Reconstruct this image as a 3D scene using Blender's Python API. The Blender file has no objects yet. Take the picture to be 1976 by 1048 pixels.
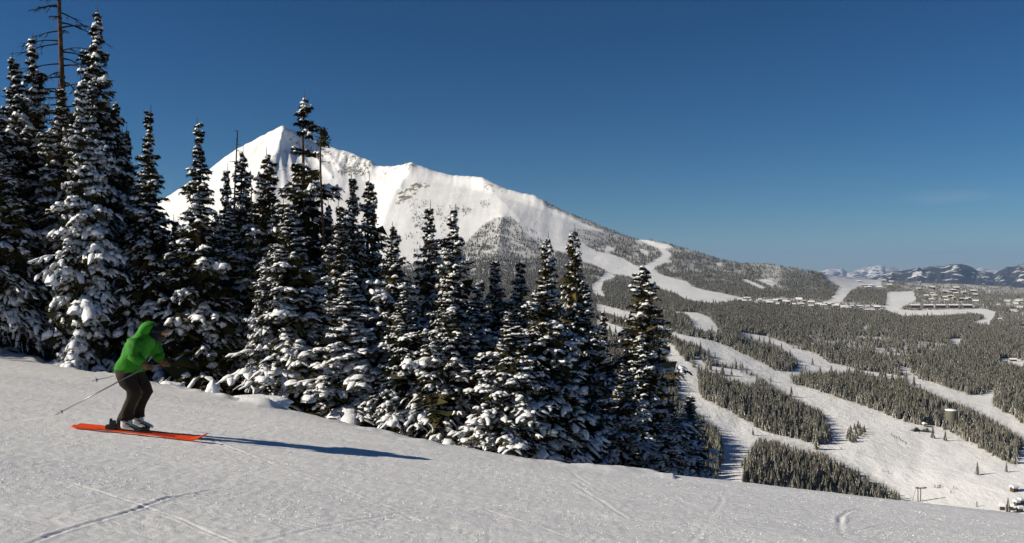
import bpy, bmesh, math, random
import numpy as np
from mathutils import Vector, Matrix, noise as mnoise

# ------------------------------------------------------------------ camera, sky, sun, exposure
scn = bpy.context.scene
F = 1644.0                       # focal length in pixels of a 1976 px wide picture
CX, CY = 988.0, 524.0
HAZE = 2.9e-5                    # density of the air between here and the far ranges, per metre
cam_d = bpy.data.cameras.new('camera'); cam = bpy.data.objects.new('camera', cam_d)
scn.collection.objects.link(cam); scn.camera = cam
cam_d.sensor_width = 36; cam_d.lens = 36 * F / 1976; cam_d.clip_start = .1; cam_d.clip_end = 90000
cam.location = (0, 0, 0); cam.rotation_euler = (math.pi / 2, 0, 0)

SUN_EL = math.radians(28.0)
SUN_DIR = (1.0, 0.13)            # the way the light travels over the ground
sd = Vector((SUN_DIR[0], SUN_DIR[1], 0)).normalized()
travel = Vector((sd.x * math.cos(SUN_EL), sd.y * math.cos(SUN_EL), -math.sin(SUN_EL)))
sun_d = bpy.data.lights.new('sun', 'SUN'); sun_d.energy = 5.0; sun_d.angle = math.radians(.5); sun_d.color = (1, .91, .75)
sun = bpy.data.objects.new('sun', sun_d); scn.collection.objects.link(sun)
sun.rotation_euler = (-travel).to_track_quat('Z', 'Y').to_euler(); sun.location = (-30, 0, 30)

w = bpy.data.worlds.new('World'); scn.world = w; w.use_nodes = True
nt = w.node_tree; nt.nodes.clear()
sky = nt.nodes.new('ShaderNodeTexSky'); sky.sky_type = 'NISHITA'; sky.sun_disc = False
sky.sun_elevation = SUN_EL; sky.sun_rotation = math.atan2(-sd.x, -sd.y)
sky.altitude = 2700; sky.air_density = 1.0; sky.dust_density = .3; sky.ozone_density = 2.5
hs = nt.nodes.new('ShaderNodeHueSaturation'); hs.inputs['Saturation'].default_value = 1.32; hs.inputs['Hue'].default_value = .492; hs.inputs['Value'].default_value = 1.0
bg = nt.nodes.new('ShaderNodeBackground'); bg.inputs['Strength'].default_value = .031
out = nt.nodes.new('ShaderNodeOutputWorld')
nt.links.new(sky.outputs[0], hs.inputs['Color'])
gm = nt.nodes.new('ShaderNodeGamma'); gm.inputs['Gamma'].default_value = 1.22; nt.links.new(hs.outputs[0], gm.inputs[0]); 
wc = nt.nodes.new('ShaderNodeTexCoord'); wm = nt.nodes.new('ShaderNodeMapping'); wm.vector_type = 'POINT'      # a faint wisp of cloud, a patch of the sky dome
wd = Vector((842, 1644, 144)).normalized()
wm.inputs['Scale'].default_value = (16, 16, 95); wm.inputs['Location'].default_value = (-16 * wd.x, -16 * wd.y, -95 * wd.z)
wl = nt.nodes.new('ShaderNodeVectorMath'); wl.operation = 'LENGTH'; wr = nt.nodes.new('ShaderNodeMapRange'); wr.interpolation_type = 'SMOOTHSTEP'
wr.inputs['From Min'].default_value = 1.0; wr.inputs['From Max'].default_value = .1; wr.inputs['To Min'].default_value = 0; wr.inputs['To Max'].default_value = 1
wn = nt.nodes.new('ShaderNodeTexNoise'); wn.inputs['Scale'].default_value = 1.6; wn.inputs['Detail'].default_value = 6
wx = nt.nodes.new('ShaderNodeMath'); wx.operation = 'MULTIPLY'; wy = nt.nodes.new('ShaderNodeMath'); wy.operation = 'MULTIPLY'; wy.inputs[1].default_value = .16
wmix = nt.nodes.new('ShaderNodeMix'); wmix.data_type = 'RGBA'; wmix.inputs[7].default_value = (16, 16, 15.5, 1)
nt.links.new(wc.outputs['Generated'], wm.inputs['Vector']); nt.links.new(wm.outputs[0], wl.inputs[0]); nt.links.new(wl.outputs['Value'], wr.inputs['Value'])
nt.links.new(wm.outputs[0], wn.inputs['Vector']); nt.links.new(wn.outputs['Fac'], wx.inputs[0]); nt.links.new(wr.outputs[0], wx.inputs[1]); nt.links.new(wx.outputs[0], wy.inputs[0])
nt.links.new(wy.outputs[0], wmix.inputs['Factor']); tn = nt.nodes.new('ShaderNodeMix'); tn.data_type = 'RGBA'; tn.blend_type = 'MULTIPLY'; tn.inputs['Factor'].default_value = 1; tn.inputs[7].default_value = (.70, .92, 1.0, 1); nt.links.new(gm.outputs[0], tn.inputs[6]); nt.links.new(tn.outputs[2], wmix.inputs[6]); nt.links.new(wmix.outputs[2], bg.inputs[0]); nt.links.new(bg.outputs[0], out.inputs[0])

scn.view_settings.view_transform = 'Standard'; scn.view_settings.look = 'None'
scn.view_settings.exposure = .3; scn.view_settings.gamma = 1; scn.view_settings.use_curve_mapping = False
scn.render.engine = 'CYCLES'
scn.cycles.use_denoising = True; scn.cycles.max_bounces = 6; scn.cycles.diffuse_bounces = 3
scn.cycles.volume_bounces = 0; scn.cycles.transparent_max_bounces = 8; scn.cycles.caustics_reflective = False

rng = np.random.default_rng(7); random.seed(7)
COL = scn.collection

# ------------------------------------------------------------------ helpers
def tag(o, label=None, cat=None, group=None, kind=None):
    if label: o['label'] = label
    if cat: o['category'] = cat
    if group: o['group'] = group
    if kind: o['kind'] = kind
    return o
def empty(name, loc, rot=(0, 0, 0)):
    o = bpy.data.objects.new(name, None); COL.objects.link(o); o.location = loc; o.rotation_euler = rot
    o.empty_display_size = .3
    return o
def link(name, me, parent=None, loc=(0, 0, 0)):
    o = bpy.data.objects.new(name, me); COL.objects.link(o); o.location = loc
    if parent is not None: o.parent = parent
    return o
def mesh(name, V, Fc, mat=None, smooth=True):
    me = bpy.data.meshes.new(name)
    V = np.asarray(V, dtype=np.float32)
    if isinstance(Fc, np.ndarray):
        nf, k = Fc.shape
        me.vertices.add(len(V)); me.vertices.foreach_set('co', V.ravel())
        me.loops.add(nf * k); me.loops.foreach_set('vertex_index', Fc.astype(np.int32).ravel())
        me.polygons.add(nf)
        me.polygons.foreach_set('loop_start', np.arange(0, nf * k, k, dtype=np.int32))
        me.polygons.foreach_set('loop_total', np.full(nf, k, dtype=np.int32))
        me.update(calc_edges=True); me.validate()
    else:
        me.from_pydata([tuple(v) for v in V.tolist()], [], Fc)
    me.polygons.foreach_set('use_smooth', np.full(len(me.polygons), smooth))
    if mat is not None:
        for m in (mat if isinstance(mat, (list, tuple)) else [mat]): me.materials.append(m)
    me.update()
    return me
class MB:
    """collects boxes, tubes and lofts of one mesh"""
    def __init__(s): s.V = []; s.F = []; s.mi = []; s.m = 0
    def add(s, V, Fc):
        n = len(s.V); s.V += [tuple(v) for v in V]
        s.F += [tuple(i + n for i in f) for f in Fc]; s.mi += [s.m] * len(Fc)
    def box(s, c, d, rz=0, tilt=None):
        M = Matrix.Translation(c) @ Matrix.Rotation(rz, 4, 'Z')
        if tilt is not None: M = M @ tilt
        v = [M @ Vector((sx * d[0] / 2, sy * d[1] / 2, sz * d[2] / 2)) for sx in (-1, 1) for sy in (-1, 1) for sz in (-1, 1)]
        s.add(v, [(0, 1, 3, 2), (4, 6, 7, 5), (0, 4, 5, 1), (2, 3, 7, 6), (0, 2, 6, 4), (1, 5, 7, 3)])
    def tube(s, pts, rad, k=8, cap=True, flat=1.0):
        pts = [Vector(p) for p in pts]
        if not hasattr(rad, '__len__'): rad = [rad] * len(pts)
        rings = []; up = Vector((0, 0, 1))
        for i, p in enumerate(pts):
            t = (pts[min(i + 1, len(pts) - 1)] - pts[max(i - 1, 0)]).normalized()
            a = t.cross(up if abs(t.z) < .95 else Vector((0, 1, 0))).normalized(); b = a.cross(t).normalized()
            rings.append([p + (a * math.cos(2 * math.pi * j / k) + b * math.sin(2 * math.pi * j / k) * flat) * rad[i] for j in range(k)])
        V = [v for r in rings for v in r]; Fc = []
        for i in range(len(pts) - 1):
            for j in range(k):
                j2 = (j + 1) % k
                Fc.append((i * k + j, i * k + j2, (i + 1) * k + j2, (i + 1) * k + j))
        if cap: Fc.append(tuple(range(k))[::-1]); Fc.append(tuple((len(pts) - 1) * k + j for j in range(k)))
        s.add(V, Fc)
    def ball(s, c, r, seg=12, rings=8, M=None, noise=0, sd=0):
        V = []; c = Vector(c)
        for i in range(rings + 1):
            th = math.pi * i / rings
            for j in range(seg):
                ph = 2 * math.pi * j / seg
                p = Vector((math.sin(th) * math.cos(ph), math.sin(th) * math.sin(ph), math.cos(th)))
                f = 1 + (noise * mnoise.noise(p * 1.7 + Vector((sd, sd * 2.3, 0))) if noise else 0)
                p = Vector((p.x * r[0], p.y * r[1], p.z * r[2])) * f
                V.append(c + ((M @ p) if M else p))
        s.add(V, [(i * seg + j, (i + 1) * seg + j, (i + 1) * seg + (j + 1) % seg, i * seg + (j + 1) % seg) for i in range(rings) for j in range(seg)])
    def mesh(s, name, mats, smooth=False):
        me = bpy.data.meshes.new(name); me.from_pydata(s.V, [], s.F)
        for m in (mats if isinstance(mats, (list, tuple)) else [mats]): me.materials.append(m)
        if s.mi: me.polygons.foreach_set('material_index', s.mi)
        me.polygons.foreach_set('use_smooth', [smooth] * len(me.polygons)); me.update()
        return me
    def build(s, name, mats, parent=None, smooth=False, loc=(0, 0, 0)):
        return link(name, s.mesh(name, mats, smooth), parent, loc)

def lattice(seed, n=256):
    return np.random.default_rng(seed).random((n, n))
_L = [lattice(s) for s in range(8)]
def vnoise(x, y, s=0):
    L = _L[s % 8]; n = L.shape[0]
    xi = np.floor(x).astype(int); yi = np.floor(y).astype(int)
    fx = x - xi; fy = y - yi; fx = fx * fx * (3 - 2 * fx); fy = fy * fy * (3 - 2 * fy)
    a = L[xi % n, yi % n]; b = L[(xi + 1) % n, yi % n]; c = L[xi % n, (yi + 1) % n]; d = L[(xi + 1) % n, (yi + 1) % n]
    return (a * (1 - fx) + b * fx) * (1 - fy) + (c * (1 - fx) + d * fx) * fy - .5
def fbm(x, y, s=0, o=4, g=.5):
    r = 0; a = 1
    for i in range(o):
        r = r + a * vnoise(x * 2 ** i + 17.3 * i, y * 2 ** i + 9.1 * i, s + i); a *= g
    return r
def sstep(a, b, x):
    t = np.clip((x - a) / (b - a), 0, 1); return t * t * (3 - 2 * t)
def inpoly(px, py, poly):
    r = np.zeros(px.shape, bool); n = len(poly); j = n - 1
    for i in range(n):
        xi, yi = poly[i]; xj, yj = poly[j]
        if yi != yj:
            c = ((yi > py) != (yj > py)) & (px < (xj - xi) * (py - yi) / (yj - yi) + xi)
            r ^= c
        j = i
    return r

# ------------------------------------------------------------------ materials
def mat(name, col, rough=.7, spec=.3, metal=0, noise=None, bump=None, coat=0):
    """noise = (scale, second colour, contrast lo, hi); bump = (scale, strength, distance)"""
    m = bpy.data.materials.new(name); m.use_nodes = True; t = m.node_tree; b = t.nodes['Principled BSDF']
    b.inputs['Base Color'].default_value = (*col, 1); b.inputs['Roughness'].default_value = rough
    b.inputs['Specular IOR Level'].default_value = spec; b.inputs['Metallic'].default_value = metal
    tc = t.nodes.new('ShaderNodeTexCoord')
    if noise:
        n = t.nodes.new('ShaderNodeTexNoise'); n.inputs['Scale'].default_value = noise[0]; n.inputs['Detail'].default_value = 5
        t.links.new(tc.outputs['Object'], n.inputs['Vector'])
        r = t.nodes.new('ShaderNodeValToRGB'); r.color_ramp.elements[0].position = noise[2]; r.color_ramp.elements[1].position = noise[3]
        r.color_ramp.elements[0].color = (*col, 1); r.color_ramp.elements[1].color = (*noise[1], 1)
        t.links.new(n.outputs['Fac'], r.inputs['Fac']); t.links.new(r.outputs['Color'], b.inputs['Base Color'])
    if bump:
        n = t.nodes.new('ShaderNodeTexNoise'); n.inputs['Scale'].default_value = bump[0]; n.inputs['Detail'].default_value = 4
        t.links.new(tc.outputs['Object'], n.inputs['Vector'])
        p = t.nodes.new('ShaderNodeBump'); p.inputs['Strength'].default_value = bump[1]; p.inputs['Distance'].default_value = bump[2]
        t.links.new(n.outputs['Fac'], p.inputs['Height']); t.links.new(p.outputs['Normal'], b.inputs['Normal'])
    return m

M_snowpad = mat('tree snow', (.86, .87, .89), .65, .2, bump=(14, .5, .04))
M_needle = mat('fir needles', (.018, .022, .009), .75, .15, noise=(1.1, (.075, .062, .02), .42, .66))
M_needle_ol = mat('olive needles', (.045, .04, .014), .75, .15, noise=(1.6, (.12, .09, .03), .4, .65))
M_bark = mat('bark', (.05, .036, .026), .9, .1, noise=(9, (.13, .085, .055), .4, .7), bump=(20, .6, .02))
M_deadwood = mat('dead bark', (.16, .085, .05), .85, .1, noise=(5, (.07, .045, .032), .42, .62), bump=(25, .6, .02))
M_twig = mat('bare twigs', (.035, .028, .024), .9, .1)
M_farneedle = mat('far conifer needles', (.078, .078, .060), .9, .05, noise=(.35, (.135, .13, .105), .35, .7))
M_farneedle2 = mat('far conifer needles pale', (.13, .125, .095), .9, .05, noise=(.35, (.20, .185, .145), .35, .7))
M_farsnow = mat('far conifer snow', (.6, .59, .56), .7, .1)

def groomed_snow():
    m = bpy.data.materials.new('groomed snow'); m.use_nodes = True; t = m.node_tree; b = t.nodes['Principled BSDF']
    L = t.links; N = t.nodes
    tc = N.new('ShaderNodeTexCoord')
    n0 = N.new('ShaderNodeTexNoise'); n0.inputs['Scale'].default_value = .35; n0.inputs['Detail'].default_value = 6
    mp = N.new('ShaderNodeMapping'); mp.inputs['Scale'].default_value = (.35, 1.6, 1); mp.inputs['Rotation'].default_value = (0, 0, .12)
    L.new(tc.outputs['Object'], mp.inputs['Vector']); L.new(mp.outputs['Vector'], n0.inputs['Vector'])
    r = N.new('ShaderNodeValToRGB'); r.color_ramp.elements[0].position = .3; r.color_ramp.elements[1].position = .7
    r.color_ramp.elements[0].color = (.77, .77, .785, 1); r.color_ramp.elements[1].color = (.89, .885, .88, 1)
    L.new(n0.outputs['Fac'], r.inputs['Fac']); L.new(r.outputs['Color'], b.inputs['Base Color'])
    b.inputs['Roughness'].default_value = .55; b.inputs['Specular IOR Level'].default_value = .35
    # crumbly grain, finer under coarser
    prev = None
    ng_ = N.new('ShaderNodeTexNoise'); ng_.inputs['Scale'].default_value = 2.2; ng_.inputs['Detail'].default_value = 5; mg = N.new('ShaderNodeMapping'); mg.inputs['Scale'].default_value = (.18, 3.2, 1); mg.inputs['Rotation'].default_value = (0, 0, .10)
    L.new(tc.outputs['Object'], mg.inputs['Vector']); L.new(mg.outputs[0], ng_.inputs['Vector'])
    prev = N.new('ShaderNodeBump'); prev.inputs['Strength'].default_value = .5; prev.inputs['Distance'].default_value = .04; L.new(ng_.outputs['Fac'], prev.inputs['Height'])
    for sc, st, di in ((110, 1.0, .009), (45, .7, .009), (6, .12, .02)):
        n = N.new('ShaderNodeTexNoise'); n.inputs['Scale'].default_value = sc; n.inputs['Detail'].default_value = 4; n.inputs['Roughness'].default_value = .65
        L.new(tc.outputs['Object'], n.inputs['Vector'])
        p = N.new('ShaderNodeBump'); p.inputs['Strength'].default_value = st; p.inputs['Distance'].default_value = di
        L.new(n.outputs['Fac'], p.inputs['Height'])
        if prev: L.new(prev.outputs['Normal'], p.inputs['Normal'])
        prev = p
    L.new(prev.outputs['Normal'], b.inputs['Normal'])
    return m
M_groomed = groomed_snow()

def terrain_mat():
    """snow, with rock and brush where the vertex attribute 'cover' says so (R rock, G brush under the trees)"""
    m = bpy.data.materials.new('mountain snow and rock'); m.use_nodes = True; t = m.node_tree; b = t.nodes['Principled BSDF']
    L = t.links; N = t.nodes
    a = N.new('ShaderNodeAttribute'); a.attribute_name = 'cover'
    sp = N.new('ShaderNodeSeparateColor'); L.new(a.outputs['Color'], sp.inputs[0])
    tc = N.new('ShaderNodeTexCoord')
    n = N.new('ShaderNodeTexNoise'); n.inputs['Scale'].default_value = .035; n.inputs['Detail'].default_value = 9; n.inputs['Roughness'].default_value = .74
    mp = N.new('ShaderNodeMapping'); mp.inputs['Scale'].default_value = (1.2, .5, .7)
    L.new(tc.outputs['Object'], mp.inputs['Vector']); L.new(mp.outputs['Vector'], n.inputs['Vector'])
    ad = N.new('ShaderNodeMath'); ad.operation = 'ADD'; L.new(n.outputs['Fac'], ad.inputs[0]); L.new(sp.outputs[0], ad.inputs[1])
    mr = N.new('ShaderNodeMapRange'); mr.inputs['From Min'].default_value = 1.0; mr.inputs['From Max'].default_value = 1.05
    L.new(ad.outputs[0], mr.inputs['Value'])
    n2 = N.new('ShaderNodeTexNoise'); n2.inputs['Scale'].default_value = .08; n2.inputs['Detail'].default_value = 6
    L.new(tc.outputs['Object'], n2.inputs['Vector'])
    rk = N.new('ShaderNodeValToRGB'); rk.color_ramp.elements[0].color = (.10, .085, .06, 1); rk.color_ramp.elements[1].color = (.34, .30, .22, 1)
    rk.color_ramp.elements[0].position = .35; rk.color_ramp.elements[1].position = .65
    L.new(n2.outputs['Fac'], rk.inputs['Fac'])
    sn = N.new('ShaderNodeValToRGB'); sn.color_ramp.elements[0].color = (.76, .76, .765, 1); sn.color_ramp.elements[1].color = (.88, .875, .87, 1)
    sn.color_ramp.elements[0].position = .3; sn.color_ramp.elements[1].position = .7
    n3 = N.new('ShaderNodeTexNoise'); n3.inputs['Scale'].default_value = .012; n3.inputs['Detail'].default_value = 8; n3.inputs['Roughness'].default_value = .7
    L.new(tc.outputs['Object'], n3.inputs['Vector']); L.new(n3.outputs['Fac'], sn.inputs['Fac'])
    br = N.new('ShaderNodeMix'); br.data_type = 'RGBA'; L.new(sp.outputs[1], br.inputs['Factor']); L.new(sn.outputs[0], br.inputs[6]); br.inputs[7].default_value = (.16, .15, .12, 1)
    mx = N.new('ShaderNodeMix'); mx.data_type = 'RGBA'; L.new(mr.outputs[0], mx.inputs['Factor']); L.new(br.outputs[2], mx.inputs[6]); L.new(rk.outputs[0], mx.inputs[7])
    L.new(mx.outputs[2], b.inputs['Base Color']); b.inputs['Roughness'].default_value = .85; b.inputs['Specular IOR Level'].default_value = .1
    p = N.new('ShaderNodeBump'); p.inputs['Strength'].default_value = .4; p.inputs['Distance'].default_value = 7
    L.new(n.outputs['Fac'], p.inputs['Height'])
    p2 = N.new('ShaderNodeBump'); p2.inputs['Strength'].default_value = .5; p2.inputs['Distance'].default_value = 1
    n4 = N.new('ShaderNodeTexNoise'); n4.inputs['Scale'].default_value = .15; n4.inputs['Detail'].default_value = 5; L.new(tc.outputs['Object'], n4.inputs['Vector'])
    L.new(n4.outputs['Fac'], p2.inputs['Height']); L.new(p.outputs['Normal'], p2.inputs['Normal'])
    L.new(p2.outputs['Normal'], b.inputs['Normal'])
    return m
M_terrain = terrain_mat()

# ------------------------------------------------------------------ the near slope
CREST = np.array([(-1500, 560), (-400, 630), (0, 684), (60, 698), (100, 704), (200, 719), (300, 741), (400, 765), (500, 783), (600, 802), (700, 827), (800, 846), (900, 864),
                  (1000, 883), (1100, 896), (1200, 907), (1340, 919), (1440, 931), (1600, 949), (1735, 965), (1850, 977), (1976, 990), (2500, 1060), (4000, 1300)], float)
KX, KY, CAMH = -.114, -.093, 1.7
RK, RS = .055, .30                                   # curvature and extra steepness past the roll of the slope
def roll(d):
    d = np.maximum(d, 0); dm = RS / RK
    return np.where(d < dm, .5 * RK * d * d, .5 * RK * dm * dm + RS * (d - dm))
def solve_yc():
    pxs = np.linspace(-3000, 6000, 601); tgt = np.interp(pxs, CREST[:, 0], CREST[:, 1]); ky = KY + KX * (pxs - CX) / F
    Y = np.linspace(4, 80, 900)[None, :]; yc = np.zeros_like(pxs); lo = np.full(pxs.shape, 3.); hi = np.full(pxs.shape, 40.)
    for _ in range(22):
        mid = (lo + hi) / 2
        Z = -CAMH + ky[:, None] * Y - roll(Y - mid[:, None])
        top = (CY - F * Z / Y).min(axis=1)           # highest point in the picture
        up = top > tgt                               # crest appears too low -> push it away
        lo = np.where(up, mid, lo); hi = np.where(up, hi, mid)
    yc = (lo + hi) / 2
    k = np.exp(-.5 * (np.arange(-12, 13) / 5.) ** 2); k /= k.sum()
    return pxs, np.convolve(np.pad(yc, 12, mode='edge'), k, mode='valid')
YCX, YCV = solve_yc()
def near_h(x, y, fine=True):
    yy = np.maximum(y, 2.0); px = np.clip(CX + F * x / yy, -3000, 6000)
    yc = np.interp(px, YCX, YCV)
    z = -CAMH + KX * x + KY * y - roll(y - yc)
    z = z + .05 * vnoise(x * .3 + 5, y * .45, 1) * sstep(3, 10, y)
    return z
TRACKS = [  # ski tracks and scrapes on the piste (picture px of their course), half width m, depth m
    ([(60, 1048), (150, 1018), (235, 995), (330, 962), (480, 934)], .028, .028),
    ([(470, 945), (600, 960), (760, 985), (900, 1010)], .04, .012),
    ([(880, 890), (1010, 905), (1090, 925), (1150, 960), (1210, 1000)], .035, .018),
    ([(1090, 897), (1130, 930), (1200, 960), (1300, 975)], .03, .015),
    ([(1250, 925), (1330, 935), (1390, 960), (1370, 1000), (1330, 1048)], .04, .016),
    ([(1620, 1000), (1625, 1030), (1660, 1048)], .05, .022),
    ([(1976, 1000), (1800, 985), (1650, 985), (1620, 1010)], .04, .02),
    ([(1420, 960), (1560, 962), (1700, 975), (1900, 985)], .05, .015),
    ([(700, 905), (850, 905), (1000, 912), (1180, 930)], .03, .012),
    ([(0, 760), (120, 765), (300, 790), (520, 815), (760, 870)], .03, .010),
    ([(0, 850), (200, 860), (420, 885), (640, 930), (800, 1000)], .04, .012),
    ([(1700, 1030), (1800, 1020), (1976, 1015)], .04, .014),
    ([(500, 1048), (700, 1000), (960, 965), (1250, 955)], .035, .012),
    ([(330, 870), (520, 890), (760, 905), (1000, 940), (1200, 1000)], .03, .010),
    ([(0, 930), (300, 925), (620, 905), (900, 885)], .03, .009)]
_rt = random.Random(12)
for _ in range(42):
    x0 = _rt.uniform(-200, 1900); y0 = np.interp(x0, CREST[:, 0], CREST[:, 1]) + 12 + 330 * _rt.random() ** 1.6; dr_ = _rt.choice((-1, 1)) * _rt.uniform(.0, .22) + .12; cv = _rt.uniform(-.0003, .0003); ln_ = _rt.uniform(250, 900)
    pts_ = [(x0 + ln_ * t, y0 + dr_ * ln_ * t + cv * (ln_ * t) ** 2) for t in np.linspace(0, 1, 6)]
    pts_ = [p for p in pts_ if p[1] > np.interp(p[0], CREST[:, 0], CREST[:, 1]) + 8]
    if len(pts_) > 3: TRACKS.append((pts_, _rt.uniform(.018, .03), _rt.uniform(.012, .03)))
def px_ground(px, py):
    """point of the near slope under a pixel"""
    a = (px - CX) / F; s = (CY - py) / F
    Y = CAMH / (KY + KX * a - s)
    for _ in range(6):
        z = near_h(np.array([a * Y]), np.array([Y]))[0]; Y = Y * (1 + (z / Y - s) / (-s) * .5) if False else Y
    x = a * Y
    return Vector((x, Y, float(near_h(np.array([x]), np.array([Y]))[0])))

cols = np.concatenate([np.linspace(-16000, -1300, 30)[:-1], np.linspace(-1300, -60, 60)[:-1], np.arange(-60, 2040, 3.4), np.linspace(2060, 3300, 60), np.linspace(3400, 18000, 30)])
rows = np.concatenate([np.linspace(-40, 5.5, 24)[:-1], 6 / (1 - np.linspace(.0, 1, 330) ** 1.0 * (1 - 6 / 32.)), np.linspace(32.6, 60, 20)])
GX = (cols[None, :] - CX) / F * np.maximum(rows, 6)[:, None]; GY = np.repeat(rows[:, None], len(cols), 1)
GZ = near_h(GX, GY)
GZ += sstep(3, 6, GY) * (.016 * fbm(GX * .7, GY * 2.6, 2, 3) + .006 * fbm(GX * 5, GY * 8, 3, 3) + .007 * vnoise(GX * 20, GY * 24, 4))
GZ += .006 * np.abs(vnoise(GX * 12 + 4, GY * 3, 5)) * sstep(4, 7, GY)
for pts, hw, dep in TRACKS:
    W = [px_ground(*p) for p in pts]; P = np.array([(p.x, p.y) for p in W])
    t = np.linspace(0, len(P) - 1, 90); ii = np.clip(t.astype(int), 0, len(P) - 2); f = (t - ii)[:, None]
    p0 = P[np.maximum(ii - 1, 0)]; p1 = P[ii]; p2 = P[ii + 1]; p3 = P[np.minimum(ii + 2, len(P) - 1)]
    C = .5 * (2 * p1 + (p2 - p0) * f + (2 * p0 - 5 * p1 + 4 * p2 - p3) * f * f + (3 * p1 - p0 - 3 * p2 + p3) * f ** 3)
    m = (GX > C[:, 0].min() - .5) & (GX < C[:, 0].max() + .5) & (GY > C[:, 1].min() - .5) & (GY < C[:, 1].max() + .5)
    q = np.stack([GX[m], GY[m]], 1); d = np.full(len(q), 9.)
    for a in range(len(C) - 1):
        s = C[a + 1] - C[a]; u = np.clip(((q - C[a]) @ s) / (s @ s + 1e-9), 0, 1)
        d = np.minimum(d, np.hypot(*(q - (C[a] + u[:, None] * s)).T))
    fade = .5 + vnoise(q[:, 0] * .9, q[:, 1] * .9, 6)
    for off in (0,):
        e = np.abs(d - off)
        GZ[m] += fade * dep * .36 * (-1.2 * np.exp(-(e / (hw * .6)) ** 2) + .8 * np.exp(-((e - 1.4 * hw) / (hw * .7)) ** 2))
# lumpy snow bank and tree wells along the forest edge
ycg = np.interp(np.clip(CX + F * GX / np.maximum(GY, 2), -3000, 6000), YCX, YCV)
pxg = CX + F * GX / np.maximum(GY, 2)
edge = np.exp(-((GY - ycg - 1.6) / .7) ** 2) * (pxg < 1300) * (GY > 5)
GZ += edge * .16 * np.maximum(0, fbm(GX * 1.3, GY * 1.3, 5, 3)) * (1 + (pxg < 560))
nr, nc = GX.shape
idx = np.arange(nr * nc).reshape(nr, nc)
Fq = np.stack([idx[:-1, :-1], idx[:-1, 1:], idx[1:, 1:], idx[1:, :-1]], -1).reshape(-1, 4)
slope = link('ski_slope', mesh('ski_slope', np.stack([GX, GY, GZ], -1).reshape(-1, 3), Fq, M_groomed)); tag(slope, kind='structure')

# tiny snow crumbs, added to stand in for the sparkle of the slope
n_ = 42000; ux = rng.uniform(-60, 2040, n_); ty = 7.2 * (24 / 7.2) ** rng.random(n_); cx_ = (ux - CX) / F * ty
k_ = (ty < np.interp(ux, YCX, YCV) + 1) & (fbm(cx_ * .8, ty * 2.2, 1, 3) > -.22); cx_, ty = cx_[k_], ty[k_]; n_ = len(cx_)
rad_ = .0022 + .0045 * rng.random(n_) ** 3; zz_ = near_h(cx_, ty) + rad_ * .3
oc = np.array([(1, 0, 0), (-.5, .87, 0), (-.5, -.87, 0), (0, 0, .8)]); an = rng.uniform(0, 6.28, n_)
R2 = np.stack([np.stack([np.cos(an), -np.sin(an)], -1), np.stack([np.sin(an), np.cos(an)], -1)], 1)
vv_ = np.repeat(oc[None], n_, 0) * rng.uniform(.6, 1.5, (n_, 4, 1)); vv_[..., :2] = np.einsum('nij,nkj->nki', R2, vv_[..., :2]); vv_ = vv_ * rad_[:, None, None] * 1.5 + np.stack([cx_, ty, zz_], -1)[:, None]
ff_ = (np.arange(n_) * 4)[:, None, None] + np.array([(0, 1, 3), (1, 2, 3), (2, 0, 3)])[None]
tag(link('sparkle_crumbs', mesh('sparkle_crumbs', vv_.reshape(-1, 3), ff_.reshape(-1, 3), M_snowpad, False)), 'tiny white snow crumbs added as sparkle on the groomed slope', 'snow', None, 'stuff')

# ------------------------------------------------------------------ the far country as one sheet
SKY = np.array([(-6000, 560), (-800, 520), (0, 505), (200, 455), (320, 381), (400, 330), (415, 318), (450, 292), (500, 265), (530, 250), (543, 243), (556, 247), (575, 256), (600, 266), (625, 280), (650, 288), (675, 294),
                (700, 305), (718, 312), (728, 321), (745, 322), (765, 320), (780, 317), (793, 313), (800, 316), (815, 322), (830, 328), (870, 338), (905, 340), (930, 342), (950, 352), (970, 363), (1000, 371), (1035, 378),
                (1060, 395), (1100, 413), (1150, 432), (1200, 453), (1225, 462), (1235, 462), (1262, 464), (1300, 474), (1340, 485), (1370, 495), (1400, 504), (1430, 510), (1480, 510), (1510, 515), (1540, 520), (1580, 527), (1600, 530),
                (1640, 535), (1700, 541), (1760, 545), (1850, 548), (1976, 556), (2200, 560), (8000, 570)], float)
SKYY = np.array([(-6000, 5000), (200, 5300), (543, 5400), (620, 5350), (725, 4950), (795, 4600), (930, 4400), (1060, 4000), (1235, 3700), (1300, 3600), (1500, 3450), (1600, 3550), (1700, 4000), (1976, 4300), (8000, 4500)], float)
KP = [-6000, 400, 800, 1100, 1350, 1500, 1700, 1976, 8000]
ROWS = [(1000, [500, 500, 500, 500, 520, 540, 525, 505, 505]), (930, [560, 560, 560, 560, 560, 560, 590, 560, 560]),
        (850, [640, 640, 640, 640, 650, 680, 690, 690, 690]), (760, [780, 780, 780, 780, 800, 850, 900, 930, 930]), (700, [900, 900, 900, 920, 950, 1050, 1200, 1250, 1250]),
        (640, [1100, 1100, 1100, 1150, 1200, 1500, 1700, 1850, 1850]), (600, [1500, 1500, 1450, 1500, 1700, 2100, 2450, 2600, 2600]), (575, [2000, 2000, 1900, 1950, 2200, 2650, 3000, 3300, 3300])]
fc = np.concatenate([np.linspace(-6000, 560, 60)[:-1], [] , np.linspace(560, 700, 8)[:-1]]) if False else np.concatenate([np.linspace(-6000, 240, 70)[:-1], np.arange(240, 2060, 3.2), np.linspace(2070, 8000, 60)])
def smooth1(x, pts, s=25):
    xs = np.linspace(-6200, 8200, 5000); v = np.interp(xs, pts[:, 0], pts[:, 1]); st = xs[1] - xs[0]
    k = np.exp(-.5 * (np.arange(-60, 61) * st / s) ** 2); k /= k.sum()
    return np.interp(x, xs, np.convolve(np.pad(v, 60, mode='edge'), k, mode='valid'))
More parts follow.
